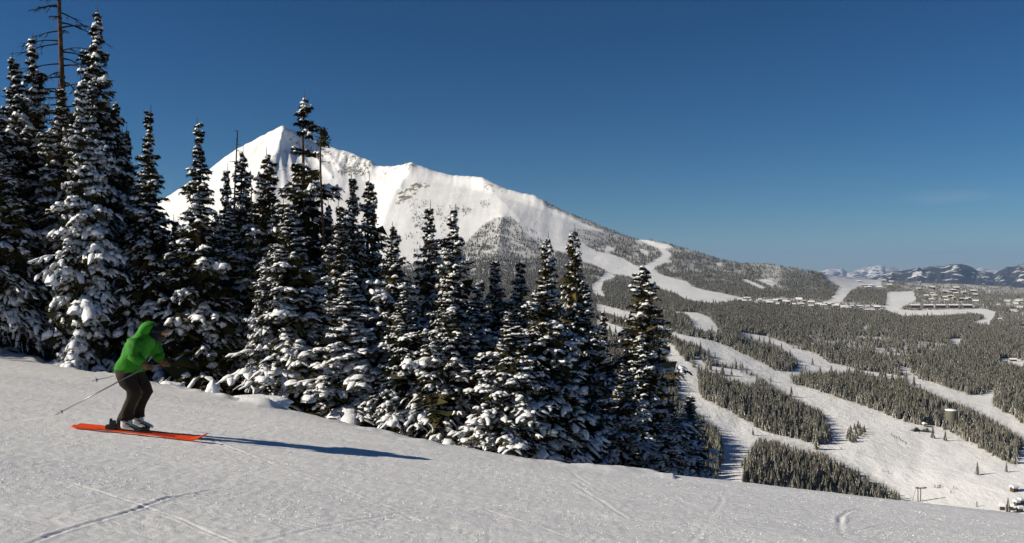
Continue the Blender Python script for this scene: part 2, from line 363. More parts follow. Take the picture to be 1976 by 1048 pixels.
spy = np.interp(fc, SKY[:, 0], SKY[:, 1]); sY = smooth1(fc, SKYY, 30); spyS = smooth1(fc, SKY, 45)
spy = spy + np.where((fc > 300) & (fc < 1100), 1.6 * vnoise(fc / 7, fc * 0, 2) + 1.0 * vnoise(fc / 3, fc * 0 + 4, 3), 1.2 * vnoise(fc / 14, fc * 0, 2))
keyPY = []; keyY = []
a_ = (fc - CX) / F
x60 = a_ * 60; z60 = near_h(x60, np.full_like(x60, 60.))
zc = CY - F * z60 / 60
for Yk, wgt in ((60, 1), (150, .55), (300, .25), (420, .1)):
    base = {60: 0, 150: 1085, 300: 1072, 420: 1040}[Yk]
    keyPY.append(zc if Yk == 60 else base * (1 - wgt) + wgt * zc + (fc < 1200) * 0); keyY.append(np.full_like(fc, Yk))
for py, ys in ROWS:
    keyPY.append(np.full_like(fc, py)); keyY.append(smooth1(fc, np.array(list(zip(KP, ys)), float), 60))
for t, u in ((.2, .28), (.45, .55), (.72, .78), (.9, .93)):
    keyPY.append(np.maximum(575 + (spyS - 575) * t, spy + (575 - spy) * (1 - t) * .6)); keyY.append(keyY[11] + (sY - keyY[11]) * u)
keyPY.append(spy); keyY.append(sY)
keyPY.append(spy + 14); keyY.append(sY * 1.05)
keyPY.append(spy + 60 + (600 - spy) * .25); keyY.append(sY * 1.35)
keyPY.append(np.maximum(spy, 530) + 60); keyY.append(sY * 2.0)
keyPY.append(np.full_like(fc, 600)); keyY.append(np.full_like(fc, 12000))
keyPY.append(np.full_like(fc, 560)); keyY.append(np.full_like(fc, 34000))
keyPY = np.array(keyPY); keyY = np.array(keyY); NK = len(keyY)
keyZ = (CY - keyPY) / F * keyY; keyL = np.log(keyY)
SUB = [6, 6, 6, 6, 10, 14, 14, 12, 14, 16, 14, 14, 24, 30, 26, 14, 4, 6, 4, 4, 4]
# cubic (Catmull-Rom) between key rows, linear for the parameter log(Y)
Ls = []; Zs = []; SIDX = []
for k in range(NK - 1):
    n = SUB[k] if k < len(SUB) else 4
    for q in range(n + (k == NK - 2)):
        t = q / n; l0, l1 = keyL[k], keyL[k + 1]; l = l0 + (l1 - l0) * t
        def slope_at(i):
            if i == 0: return (keyZ[1] - keyZ[0]) / (keyL[1] - keyL[0])
            if i >= NK - 1: return (keyZ[-1] - keyZ[-2]) / (keyL[-1] - keyL[-2])
            d0 = (keyZ[i] - keyZ[i - 1]) / (keyL[i] - keyL[i - 1]); d1 = (keyZ[i + 1] - keyZ[i]) / (keyL[i + 1] - keyL[i])
            return np.where(d0 * d1 > 0, 2 * d0 * d1 / (d0 + d1 + 1e-9), 0)
        m0, m1 = slope_at(k) * (l1 - l0), slope_at(k + 1) * (l1 - l0)
        z = (2 * t ** 3 - 3 * t ** 2 + 1) * keyZ[k] + (t ** 3 - 2 * t ** 2 + t) * m0 + (-2 * t ** 3 + 3 * t ** 2) * keyZ[k + 1] + (t ** 3 - t ** 2) * m1
        Ls.append(l); Zs.append(z); SIDX.append(k + t)
FL = np.array(Ls); FZ = np.array(Zs); SIDX = np.array(SIDX)
FY = np.exp(FL); FPX = np.repeat(fc[None, :], len(FY), 0); FPY = CY - F * FZ / FY
# relief: spurs and gullies by moving the ground towards or away from the eye along its own line of sight
def seg_d(px, py, P):
    d = np.full(px.shape, 1e9); side = np.zeros(px.shape)
    for (x0, y0), (x1, y1) in zip(P[:-1], P[1:]):
        dx, dy = x1 - x0, y1 - y0; u = np.clip(((px - x0) * dx + (py - y0) * dy) / (dx * dx + dy * dy), 0, 1)
        e = np.hypot(px - x0 - u * dx, py - y0 - u * dy); d = np.minimum(d, e)
    return d
dY = np.zeros_like(FY)
ARETE = [(543, 243), (541, 268), (534, 290), (520, 312), (505, 340), (490, 380)]
SPUR2 = [(795, 313), (785, 340), (765, 365), (752, 392), (740, 430), (735, 480)]
SPUR3 = [(930, 342), (960, 380), (1000, 420), (1010, 460)]
SPUR4 = [(1050, 396), (1085, 412), (1130, 434), (1180, 448)]
SPUR5 = [(970, 418), (965, 440), (960, 480), (950, 520)]
for P, amp, wd in ((ARETE, 165, 32), (SPUR2, 100, 34), (SPUR3, 60, 45), (SPUR5, 120, 40)):
    dY -= amp * np.exp(-(seg_d(FPX, FPY, P) / wd))
dY += 60 * np.exp(-((FPX - 590) / 40) ** 2 - ((FPY - 330) / 45) ** 2)          # bowl right of the arete
dY += 90 * np.exp(-((FPX - 715) / 35) ** 2 - ((FPY - 395) / 60) ** 2)          # bowl under the saddle
dY += 14 * np.exp(-((FPX - 1065) / 14) ** 2 - ((FPY - 440) / 45) ** 2)
S2 = SIDX[:, None]
RIBS = [([(547, 250), (575, 285), (600, 335)], 40, 5), ([(552, 250), (600, 290), (640, 340)], 38, 5), ([(543, 258), (560, 300), (572, 350)], 36, 5), ([(540, 272), (546, 320), (552, 370)], 30, 6), ([(560, 252), (620, 290), (660, 325)], 30, 5),
        ([(536, 290), (528, 330), (520, 380)], 26, 6), ([(500, 275), (480, 300), (440, 320)], 18, 4), ([(510, 300), (470, 320), (420, 335)], 22, 4), ([(520, 315), (480, 338), (430, 355)], 22, 5)]
RIBS += [([(640 + 9 * q + 3 * (q % 3), 296 + 1.6 * q), (634 + 9 * q, 316 + q), (640 + 9 * q, 338 + q)], 16 + 7 * (q % 3), 3.2) for q in range(10)]
RIBS += [([(738 + 10 * q, 322 - q), (733 + 9 * q, 340), (728 + 9 * q, 362)], 12 + 5 * (q % 2), 3.5) for q in range(6)]
for P, amp, wd in RIBS: dY -= amp * np.exp(-(seg_d(FPX + 3 * vnoise(FPX / 12, FPY / 12, 1), FPY, P) / wd) ** 1.3)
alp = (FPY < 520) * (S2 < 16.2)
fl = sstep(560, 400, FPY) * sstep(1250, 1000, FPX)
rough_ = (vnoise(FPX / 9 + FPY / 30, FPY / 40, 3) + .5 * vnoise(FPX / 4 + FPY / 20, FPY / 24, 4))
dY += fl * alp * 6 * rough_ * (1 + 2.6 * np.exp(-((FPX - 640) / 70) ** 2 - ((FPY - 300) / 45) ** 2) + 1.2 * np.exp(-((FPX - 570) / 35) ** 2 - ((FPY - 280) / 40) ** 2))
dY += fl * alp * 34 * fbm(FPX / 90, FPY / 70, 5, 3, .4)
dY += (1 - fl) * (S2 > 5) * (S2 < 16) * FY * .010 * fbm(FPX / 70, FPY / 40, 6, 3)
dY *= sstep(16.6, 15.9, S2) * .999 + .001
FYs = np.maximum(FY + dY, 30)
FX = (FPX - CX) / F * FYs; FZZ = (CY - FPY) / F * FYs
def pt_far(px, s):
    """bilinear point on the far sheet"""
    i = np.clip(np.interp(px, fc, np.arange(len(fc))), 0, len(fc) - 1.001); j = np.clip(np.interp(s, SIDX, np.arange(len(SIDX))), 0, len(SIDX) - 1.001)
    i0 = i.astype(int); j0 = j.astype(int); u = i - i0; v = j - j0; r = []
    for A in (FX, FYs, FZZ):
        r.append((A[j0, i0] * (1 - u) + A[j0, i0 + 1] * u) * (1 - v) + (A[j0 + 1, i0] * (1 - u) + A[j0 + 1, i0 + 1] * u) * v)
    return np.stack(r, -1)
def far_at(px, py):
    """ground point seen at a picture position (first, nearest hit)"""
    i = int(np.argmin(np.abs(fc - px))); c = CY - F * FZZ[:, i] / FYs[:, i]
    k = np.where(SIDX >= 4)[0][0]
    while k < len(c) - 1 and c[k] > py: k += 1
    t = (c[k - 1] - py) / (c[k - 1] - c[k] + 1e-9); t = min(max(t, 0), 1)
    Y = FYs[k - 1, i] * (1 - t) + FYs[k, i] * t
    return Vector(((px - CX) / F * Y, Y, (CY - py) / F * Y))

# open ground in picture coordinates of the ground: pistes, meadows, alpine snow
ALP = [(-6000, 560), (300, 560), (700, 530), (870, 492), (895, 472), (905, 462), (930, 435), (955, 420), (985, 417), (1003, 432), (1012, 450), (1035, 462), (1045, 478), (1080, 485), (1100, 490), (1110, 500), (1145, 510),
       (1170, 522), (1180, 528), (1215, 532), (1250, 550), (1266, 522), (1228, 515), (1205, 500), (1178, 490), (1150, 485), (1125, 470), (1104, 460), (1100, 447), (1110, 440), (1165, 447), (1120, 429), (1080, 407), (1050, 398), (1045, 380),
       (930, 330), (800, 290), (540, 200), (-6000, 200)]
OPEN = [ALP,
    [(1232, 459), (1262, 467), (1290, 472), (1298, 477), (1282, 480), (1292, 487), (1296, 492), (1288, 500), (1298, 505), (1280, 508), (1264, 515), (1260, 521), (1275, 530), (1300, 537), (1325, 543), (1336, 553), (1360, 560),
     (1390, 565), (1430, 574), (1410, 582), (1370, 585), (1340, 582), (1320, 576), (1300, 565), (1270, 555), (1248, 549), (1215, 534), (1225, 515), (1245, 512), (1262, 503), (1274, 495), (1277, 487), (1268, 478), (1252, 472), (1240, 466)],
    [(1168, 524), (1188, 534), (1164, 543), (1160, 560), (1168, 573), (1146, 567), (1140, 550), (1160, 538)],
    [(1262, 596), (1300, 601), (1330, 602), (1345, 603), (1370, 613), (1377, 622), (1390, 638), (1370, 640), (1338, 631), (1334, 618), (1322, 606), (1265, 600)],
    [(1150, 585), (1250, 612), (1262, 624), (1275, 629), (1285, 637), (1320, 647), (1370, 656), (1395, 665), (1420, 676), (1450, 690), (1475, 703), (1495, 715), (1512, 719), (1522, 717), (1545, 707), (1560, 712), (1530, 722), (1523, 735), (1530, 742),
     (1550, 745), (1575, 752), (1605, 763), (1650, 778), (1690, 792), (1720, 803), (1740, 812), (1775, 820), (1808, 822), (1822, 828), (1850, 844), (1880, 858), (1895, 866), (1920, 880), (1945, 893), (1964, 902), (1964, 870), (1985, 850), (2300, 900),
     (2300, 1300), (1760, 1300), (1738, 960), (1733, 945), (1700, 926), (1660, 905), (1620, 885), (1592, 869), (1575, 861), (1592, 859), (1603, 850), (1605, 838), (1600, 820), (1592, 800), (1580, 785), (1560, 776), (1530, 762), (1510, 750),
     (1480, 732), (1460, 720), (1430, 707), (1400, 700), (1365, 680), (1335, 662), (1310, 654), (1290, 644), (1262, 632), (1150, 600)],
    [(1425, 640), (1440, 643), (1475, 648), (1512, 660), (1530, 672), (1560, 678), (1582, 685), (1600, 700), (1640, 708), (1650, 714), (1690, 718), (1745, 727), (1745, 731), (1690, 724), (1650, 718), (1620, 716), (1560, 716), (1542, 702), (1530, 688), (1500, 668), (1470, 660), (1435, 652)],
    [(1735, 696), (1740, 705), (1750, 710), (1765, 722), (1778, 732), (1800, 738), (1840, 752), (1870, 762), (1895, 763), (1900, 756), (1922, 753), (1913, 768), (1913, 780), (1935, 795), (1955, 800), (1965, 812), (1990, 825), (2100, 880), (2100, 920), (1976, 842), (1940, 818),
     (1905, 799), (1880, 785), (1850, 774), (1820, 764), (1790, 750), (1760, 738), (1748, 725), (1733, 712)],
    [(1150, 615), (1270, 655), (1300, 668), (1315, 688), (1335, 705), (1345, 717), (1348, 735), (1348, 757), (1365, 773), (1380, 780), (1400, 789), (1440, 813), (1480, 833), (1545, 850), (1580, 860), (1600, 872), (1575, 866), (1540, 857), (1500, 847), (1466, 838), (1458, 850), (1446, 862),
     (1442, 870), (1430, 890), (1431, 905), (1437, 925), (1450, 1100), (1360, 1100), (1383, 925), (1385, 905), (1397, 870), (1402, 850), (1390, 830), (1370, 807), (1345, 792), (1322, 772), (1308, 755), (1307, 735), (1302, 720), (1290, 692), (1278, 672), (1150, 630)],
    [(1335, 685), (1352, 693), (1362, 704), (1390, 709), (1420, 714), (1440, 724), (1460, 733), (1448, 737), (1430, 731), (1400, 721), (1372, 714), (1352, 706)],
    [(1585, 526), (1640, 534), (1700, 540), (1700, 552), (1665, 549), (1642, 560), (1630, 575), (1622, 583), (1598, 582), (1612, 566), (1620, 552), (1600, 542)],
    [(1712, 564), (1762, 562), (1768, 578), (1728, 600), (1708, 592)],
    [(1690, 592), (1760, 599), (1900, 596), (1922, 602), (1908, 628), (1876, 622), (1902, 613), (1895, 606), (1870, 604), (1820, 609), (1740, 609)],
    [(1925, 692), (1960, 692), (1990, 700), (1976, 706), (1940, 702)], [(1480, 538), (1500, 548), (1490, 551), (1462, 540)],
    [(1432, 540), (1440, 539), (1478, 555), (1470, 558)], [(1830, 655), (1860, 652), (1850, 664), (1838, 664)], [(1664, 630), (1674, 628), (1674, 638), (1666, 638)],
    [(1166, 482), (1172, 475), (1181, 478), (1188, 475), (1184, 484), (1176, 483), (1168, 488)], [(1232, 478), (1252, 486), (1250, 492), (1236, 486)], [(1380, 507), (1392, 506), (1393, 513), (1384, 514)]]
# the villages: (px, py, width px, label, group, turn, dark wall, storeys, ...)
rv = random.Random(5); HOUSES = []
for q in range(46):
    px = 1425 + q * 6.2 + rv.uniform(-5, 5); py = np.interp(px, [1420, 1560, 1700], [577, 584, 596]) + rv.uniform(-4, 8)
    HOUSES.append((px, py, rv.uniform(7, 16), 'snow-roofed chalet in the village strip at the foot of the wooded ridge', 'chalets at the foot of the wooded ridge', rv.uniform(-.4, .4), rv.random() < .6, rv.choice((1, 1, 2))))
for q in range(26):
    HOUSES.append((rv.uniform(1770, 1885), rv.uniform(556, 584), rv.uniform(8, 15), 'snow-roofed lodge among trees above the row of long apartment blocks', 'lodges above the apartment blocks', rv.uniform(-.4, .4), rv.random() < .5, rv.choice((2, 3))))
for q in range(9):
    HOUSES.append((rv.uniform(1655, 1720), rv.uniform(541, 556), rv.uniform(9, 16), 'snow-roofed house by the skyline clearing left of the blue mountains', 'houses by the skyline clearing', rv.uniform(-.3, .3), True, 1))
for q, px in enumerate((1765, 1791, 1815, 1839, 1866)):
    HOUSES.append((px, 594.5, 23, ['leftmost long dark apartment block', 'second long dark apartment block from the left', 'middle long dark apartment block', 'fourth long dark apartment block from the left', 'rightmost long dark apartment block'][q] + ' in the row of five beyond the valley', 'row of long apartment blocks', 0, True, 3, 'apartment block', 'apartment_block'))
for q in range(10):
    HOUSES.append((rv.uniform(1915, 1976), rv.uniform(575, 618), rv.uniform(9, 16), 'snow-roofed house in the trees at the far right of the valley', 'houses at the far right of the valley', rv.uniform(-.3, .3), rv.random() < .5, 1))
HOUSES.append((1935, 700, 16, 'left snow-roofed house in the clearing at the right edge', 'houses in the clearing at the right edge', .1, False, 1))
HOUSES.append((1955, 697, 14, 'right snow-roofed house in the clearing at the right edge', 'houses in the clearing at the right edge', -.2, True, 1))
# (polygon, share of trees kept)
THIN = [([(1560, 645), (1700, 650), (1830, 665), (1820, 690), (1740, 700), (1620, 690), (1560, 670)], .26),
    ([(1466, 512), (1505, 515), (1510, 540), (1490, 556), (1470, 545)], .25),
    ([(1420, 572), (1560, 576), (1700, 588), (1760, 604), (1700, 604), (1560, 596), (1420, 582)], .35),
    ([(1640, 540), (1712, 545), (1712, 560), (1650, 560)], .35), ([(1760, 545), (1990, 556), (1990, 595), (1770, 596), (1700, 570)], .45),
    ([(1900, 600), (1990, 604), (1990, 645), (1940, 640)], .5), ([(895, 462), (930, 440), (1020, 440), (1060, 470), (1075, 500), (880, 500)], .62), ([(930, 435), (960, 418), (990, 418), (1010, 445)], .75), ([(1300, 690), (1460, 700), (1480, 740), (1340, 712)], .7),
    ([(1540, 665), (1560, 700), (1430, 670), (1440, 655)], .6), ([(1100, 440), (1180, 450), (1140, 478), (1104, 460)], .45), ([(1300, 760), (1380, 800), (1350, 850), (1290, 800)], .6),
    ([(1400, 760), (1430, 800), (1480, 830), (1560, 840), (1540, 800), (1460, 790)], .8)]
CLUMPS = [([(785, 385), (820, 382), (840, 400), (830, 450), (800, 440)], .5), ([(838, 398), (905, 396), (912, 410), (880, 425), (850, 440)], .5), ([(926, 388), (945, 386), (944, 402), (928, 402)], .6),
    ([(925, 355), (940, 352), (975, 370), (950, 378), (925, 365)], .25), ([(1050, 396), (1180, 440), (1170, 446), (1060, 404)], .9), ([(1000, 430), (1030, 445), (1060, 480), (1040, 470)], .4), ([(770, 450), (870, 440), (880, 480), (800, 490)], .08)]
ROCKP = [([(752, 395), (765, 372), (788, 356), (803, 346), (830, 352), (838, 364), (812, 366), (806, 380), (780, 394), (765, 402)], .53), ([(640, 325), (725, 314), (726, 335), (700, 345), (650, 342)], .52),
    ([(590, 262), (650, 283), (725, 308), (720, 330), (640, 330), (596, 304)], .46), ([(543, 244), (585, 256), (604, 300), (575, 310), (550, 275)], .455), ([(520, 290), (560, 285), (570, 330), (520, 350), (500, 335)], .43),
    ([(782, 308), (802, 309), (815, 330), (785, 336)], .50), ([(730, 320), (790, 314), (775, 338), (735, 345)], .45), ([(922, 350), (975, 362), (985, 374), (935, 370)], .47), ([(1466, 512), (1505, 515), (1512, 545), (1490, 556), (1470, 545)], .48),
    ([(1046, 392), (1070, 402), (1066, 408)], .5), ([(410, 320), (500, 290), (490, 350), (410, 365)], .42), ([(830, 326), (930, 340), (1040, 378), (1035, 388), (930, 352), (830, 336)], .40), ([(770, 345), (790, 340), (770, 372), (755, 378)], .45)]
rock = np.zeros_like(FY)
for P, v in ROCKP:
    c = np.array(P); cx, cy = c.mean(0)
    m = inpoly(FPX, FPY, P); rock = np.maximum(rock, m * v)
k = np.array([1, 2, 1]) / 4.
for _ in range(3):
    rock = np.apply_along_axis(lambda v: np.convolve(np.pad(v, 1, mode='edge'), k, 'valid'), 0, rock); rock = np.apply_along_axis(lambda v: np.convolve(np.pad(v, 1, mode='edge'), k, 'valid'), 1, rock)
opn = np.zeros(FY.shape, bool)
for P in OPEN: opn |= inpoly(FPX, FPY, P)
opn |= FPY < 200
brush = np.where(opn | (SIDX < 3)[:, None] | (SIDX > 17)[:, None], 0, .35)
nr, nc = FX.shape
idx = np.arange(nr * nc).reshape(nr, nc)
Fq = np.stack([idx[:-1, :-1], idx[:-1, 1:], idx[1:, 1:], idx[1:, :-1]], -1).reshape(-1, 4)
me = mesh('mountain_terrain', np.stack([FX, FYs, FZZ], -1).reshape(-1, 3), Fq, M_terrain)
ca = me.color_attributes.new('cover', 'FLOAT_COLOR', 'POINT')
ca.data.foreach_set('color', np.stack([rock, brush, 0 * rock, 0 * rock + 1], -1).astype(np.float32).ravel())
tag(link('mountain_terrain', me), kind='structure')

# ------------------------------------------------------------------ blue ranges at the horizon
def range_mat():
    m = bpy.data.materials.new('wooded range with snowfields'); m.use_nodes = True; t = m.node_tree; b = t.nodes['Principled BSDF']; L = t.links; N = t.nodes
    a = N.new('ShaderNodeAttribute'); a.attribute_name = 'cover'
    tc = N.new('ShaderNodeTexCoord'); n = N.new('ShaderNodeTexNoise'); n.inputs['Scale'].default_value = .0065; n.inputs['Detail'].default_value = 9; n.inputs['Roughness'].default_value = .62
    mp = N.new('ShaderNodeMapping'); mp.inputs['Rotation'].default_value = (0, .6, 0); mp.inputs['Scale'].default_value = (.6, 1, 1.8)
    L.new(tc.outputs['Object'], mp.inputs['Vector']); L.new(mp.outputs['Vector'], n.inputs['Vector'])
    sp = N.new('ShaderNodeSeparateColor'); L.new(a.outputs['Color'], sp.inputs[0])
    ad = N.new('ShaderNodeMath'); ad.operation = 'ADD'; L.new(n.outputs['Fac'], ad.inputs[0]); L.new(sp.outputs[0], ad.inputs[1])
    r = N.new('ShaderNodeValToRGB'); r.color_ramp.elements[0].position = .60; r.color_ramp.elements[1].position = .66
    r.color_ramp.elements[0].color = (.035, .04, .045, 1); r.color_ramp.elements[1].color = (.8, .8, .8, 1)
    L.new(ad.outputs[0], r.inputs['Fac']); L.new(r.outputs[0], b.inputs['Base Color']); b.inputs['Roughness'].default_value = .9; b.inputs['Specular IOR Level'].default_value = .05
    return m
M_range = range_mat()
def far_range(name, prof, Y, depth, cover, seed):
    P = np.array(prof, float); xs = np.linspace(P[0, 0], P[-1, 0], int((P[-1, 0] - P[0, 0]) / 3)); top = np.interp(xs, P[:, 0], P[:, 1]) + 3.0 * vnoise(xs / 14, xs * 0, seed) + 2.0 * vnoise(xs / 6, xs * 0, seed + 1)
    H = (CY - top) / F * Y; zb = -420
    n = 40; V = []; C = []
    for j in range(n):
        t = j / (n - 1) * 1.5 - 1                       # -1 foot .. 0 crest .. .5 back
        h = zb + (H - zb) * (1 - abs(t) ** 1.15)
        rel = fbm(xs / 26 + 3, np.full_like(xs, t * 3), seed, 5, .6) * (1 - math.exp(-(t * 5) ** 2))
        h = h + (H - zb) * .42 * rel * (1 if t < 0 else .5)
        y = Y + depth * t + depth * .25 * rel
        V.append(np.stack([(xs - CX) / F * y, y, np.where(t > 0, np.minimum(h, H - 10 * t), h)], -1)); C.append(cover + .16 * rel + .05 * (1 + t))
    V = np.array(V); C = np.array(C); idx = np.arange(V.shape[0] * V.shape[1]).reshape(V.shape[:2])
    Fq = np.stack([idx[:-1, :-1], idx[:-1, 1:], idx[1:, 1:], idx[1:, :-1]], -1).reshape(-1, 4)
    me = mesh(name, V.reshape(-1, 3), Fq, M_range); ca = me.color_attributes.new('cover', 'FLOAT_COLOR', 'POINT')
    ca.data.foreach_set('color', np.stack([C, C, C, C * 0 + 1], -1).astype(np.float32).ravel())
    tag(link(name, me), kind='structure')
far_range('blue_mountains', [(1560, 560), (1650, 545), (1690, 535), (1720, 524), (1760, 519), (1790, 517), (1820, 512), (1855, 509), (1870, 514), (1890, 524), (1920, 528), (1940, 518), (1976, 508), (2020, 500), (2080, 512), (2200, 535), (2500, 560)], 13000, 3600, -.015, 1)
far_range('snowy_mountains', [(1500, 540), (1590, 522), (1600, 519), (1625, 517), (1632, 524), (1660, 520), (1690, 513), (1703, 511), (1720, 515), (1750, 521), (1800, 524), (1880, 521), (1898, 516), (1920, 522), (2000, 524), (2300, 545)], 26000, 5000, .10, 3)

# ------------------------------------------------------------------ far forest
def far_tree_mesh(name, seed, needle, snowy, lod=0):
    r = random.Random(seed); V = []; Fc = []; mi = []
    H = 1.0; tiers = 7 if lod else 5; k = 7 if lod else 6
    V += [(-.008, 0, 0), (.008, 0, 0), (0, .01, 0), (0, 0, .5)]; Fc += [(0, 1, 3), (1, 2, 3), (2, 0, 3)]; mi += [0] * 3
    for i in range(tiers):
        t = i / tiers; z0 = .05 + .80 * t; rad = (.125 * (1 - t) ** .8 + .02) * r.uniform(.85, 1.15); z1 = z0 + .30 * (1 - t) + .12
        z1 = min(z1, 1.0) if i < tiers - 1 else 1.0
        b = len(V); V.append((r.uniform(-.01, .01), r.uniform(-.01, .01), z1)); ph = r.uniform(0, 6)
        for j in range(k * 2):
            a = ph + math.pi * j / k; q = rad * (r.uniform(.8, 1.25) if j % 2 == 0 else r.uniform(.42, .62))
            V.append((q * math.cos(a), q * math.sin(a), z0 + (-.02 if j % 2 == 0 else .03) + r.uniform(-.012, .012)))
        for j in range(k * 2):
            Fc.append((b, b + 1 + j, b + 1 + (j + 1) % (k * 2))); mi.append(0)
        # snow lying on some boughs, a little proud of them
        for j in range(0, k * 2, 2):
            if r.random() < snowy:
                tip = Vector(V[b + 1 + j]); apex = Vector(V[b]); L_ = Vector(V[b + 1 + (j - 1) % (k * 2)]); R_ = Vector(V[b + 1 + (j + 1) % (k * 2)])
                u = Vector((0, 0, .014)) + Vector((tip.x, tip.y, 0)) * .10; c = len(V)
                p0 = apex.lerp(tip, r.uniform(.35, .5)); V += [p0 + u, tip.lerp(L_, .45) + u, tip + u * .9, tip.lerp(R_, .45) + u]
                Fc += [(c, c + 1, c + 2), (c, c + 2, c + 3)]; mi += [1, 1]
    me = bpy.data.meshes.new(name); me.from_pydata([tuple(v) for v in V], [], Fc)
    for m in (needle, M_farsnow): me.materials.append(m)
    me.polygons.foreach_set('material_index', mi); me.update()
    return me
far_variants = [far_tree_mesh('far_conifer', s, (M_farneedle, M_farneedle2)[s % 2], (.18, .25, .35, .6, .2, .45)[s]) for s in range(6)]
near_variants = [far_tree_mesh('conifer', 20 + s, (M_farneedle, M_farneedle, M_farneedle2)[s % 3], (.15, .25, .2, .4)[s % 4], 1) for s in range(4)]

Hm = 10.3
def scatter():
    # area of every cell of the sheet
    ax = FX[1:, 1:] - FX[:-1, :-1]; A = np.abs((FX[1:, 1:] - FX[1:, :-1]) * (FYs[1:, 1:] - FYs[:-1, 1:]))
    pc = (FPX[1:, 1:] + FPX[:-1, :-1]) / 2; sc = ((SIDX[1:] + SIDX[:-1]) / 2)[:, None] + 0 * pc; Yc = (FYs[1:, 1:] + FYs[:-1, :-1]) / 2
    dens = 1 / np.interp(Yc, [400, 700, 1200, 2000, 3000, 5000], [6, 7.5, 12, 22, 38, 60])
    ok = (sc > 2.2) & (sc < 16.12) & (pc > 640) & (pc < 2060) & (Yc > 220)
    lam = np.where(ok, A * dens, 0); n = rng.poisson(lam); J, I = np.nonzero(n); cnt = n[J, I]
    J = np.repeat(J, cnt); I = np.repeat(I, cnt); u = rng.random(len(J)); v = rng.random(len(J))
    px = fc[I] * (1 - u) + fc[I + 1] * u; s = SIDX[J] * (1 - v) + SIDX[J + 1] * v
    P = pt_far(px, s); ppx = CX + F * P[:, 0] / P[:, 1]; ppy = CY - F * P[:, 2] / P[:, 1]
    h = Hm * (.38 + 1.0 * rng.random(len(P)) ** 1.4) * (1 + .25 * vnoise(P[:, 0] / 40, P[:, 1] / 40, 3)) * np.interp(P[:, 1], [0, 3400, 4200], [1, .95, .6])
    hp = h * F / P[:, 1]
    o0 = np.zeros(len(P), bool); o1 = o0.copy(); o2 = o0.copy()
    jx = ppx + 3.6 * F / 1000 * vnoise(P[:, 0] / 9, P[:, 1] / 9, 1) * np.clip(800 / P[:, 1], .3, 1.3) 
    for Q in OPEN:
        o0 |= inpoly(jx, ppy, Q); o1 |= inpoly(jx, ppy - np.where(P[:, 1] < 950, .85, .62) * hp, Q); o2 |= inpoly(jx, ppy - .3 * hp, Q)
        for k_ in (.5, .68, 1.0): o2 |= inpoly(jx, ppy - k_ * hp, Q) & (P[:, 1] < 1000)
    keep = ~(o0 | o1 | o2)
    keep &= ~((np.abs(ppx - 1836) < 13) & (ppy > 800) & (ppy - hp < 806))
    for hh in HOUSES: keep &= ~((np.abs(ppx - hh[0]) < hh[2] * .5) & (ppy > hh[1] - 5) & (ppy - .45 * hp < hh[1]))
    R = rng.random(len(P))
    for Q, sh in THIN: keep &= ~(inpoly(ppx, ppy, Q) & (R > sh * (1 + 1.2 * vnoise(P[:, 0] / 25, P[:, 1] / 25, 5))))
    for Q, sh in CLUMPS: keep |= inpoly(ppx, ppy, Q) & (R < sh * (.7 + 1.4 * (vnoise(ppx / 6, ppy / 6, 2))))
    keep |= (~o0 & (o1 | o2) & (R < .06) & (P[:, 1] > 900) & (P[:, 1] < 2500))
    keep &= ~((fbm(P[:, 0] / 30, P[:, 1] / 45, 7, 3) > .22) & (R < .75) & (P[:, 1] > 950))      # small gaps
    keep &= ~((px < 720) & (s > 12.5) & (ppy < 500))
    return P[keep], h[keep], ppx[keep], ppy[keep]
TP, TH, TPX, TPY = scatter()
print('far trees', len(TP))
# the 250 that show largest stand singly; the rest is one mass
vis = (TPX > 1335) & (TPX < 1990) & (TPY < np.interp(TPX, CREST[:, 0], CREST[:, 1]) + 14 * 1)
key = np.where(vis, TP[:, 1], 1e9); order = np.argsort(key); single = order[:225]; rest = np.setdiff1d(np.arange(len(TP)), single)
for n, i in enumerate(single):
    o = link('conifer', near_variants[n % 4], None, tuple(TP[i] - np.array([0, 0, .3]))); hh = TH[i]
    o.scale = (hh * random.uniform(.85, 1.25), hh * random.uniform(.85, 1.25), hh); o.rotation_euler = (0, 0, random.uniform(0, 6.28))
    if TPX[i] > 1415: tag(o, 'slim conifer in the dense stand right of the lower piste, just over the slope edge', 'tree', 'conifers of the stand just over the slope edge')
    else: tag(o, 'slim conifer in the strip between the big foreground firs and the lower piste', 'tree', 'conifers between the foreground firs and the lower piste')
vc = bpy.data.collections.new('far conifer kinds')
for i, m_ in enumerate(far_variants):
    vo = bpy.data.objects.new('far_conifer', m_); vc.objects.link(vo)
pm = bpy.data.meshes.new('distant_forest'); pm.vertices.add(len(rest)); pm.vertices.foreach_set('co', (TP[rest] - np.array([0, 0, .4])).astype(np.float32).ravel())
sc_ = TH[rest]; wv = rng.uniform(.95, 1.5, len(rest))
at = pm.attributes.new('scl', 'FLOAT_VECTOR', 'POINT'); at.data.foreach_set('vector', np.stack([sc_ * wv, sc_ * wv, sc_], -1).astype(np.float32).ravel())
at = pm.attributes.new('rot', 'FLOAT_VECTOR', 'POINT'); at.data.foreach_set('vector', np.stack([rng.normal(0, .03, len(rest)), rng.normal(0, .03, len(rest)), rng.uniform(0, 6.28, len(rest))], -1).astype(np.float32).ravel())
at = pm.attributes.new('idx', 'INT', 'POINT'); at.data.foreach_set('value', rng.integers(0, 6, len(rest)).astype(np.int32))
fo = link('distant_forest', pm); tag(fo, 'grey-green conifer forest with snowy crowns covering the ridges and the valley floor', 'forest', None, 'stuff')
ng = bpy.data.node_groups.new('forest', 'GeometryNodeTree')
ng.interface.new_socket('Geometry', in_out='INPUT', socket_type='NodeSocketGeometry'); ng.interface.new_socket('Geometry', in_out='OUTPUT', socket_type='NodeSocketGeometry')
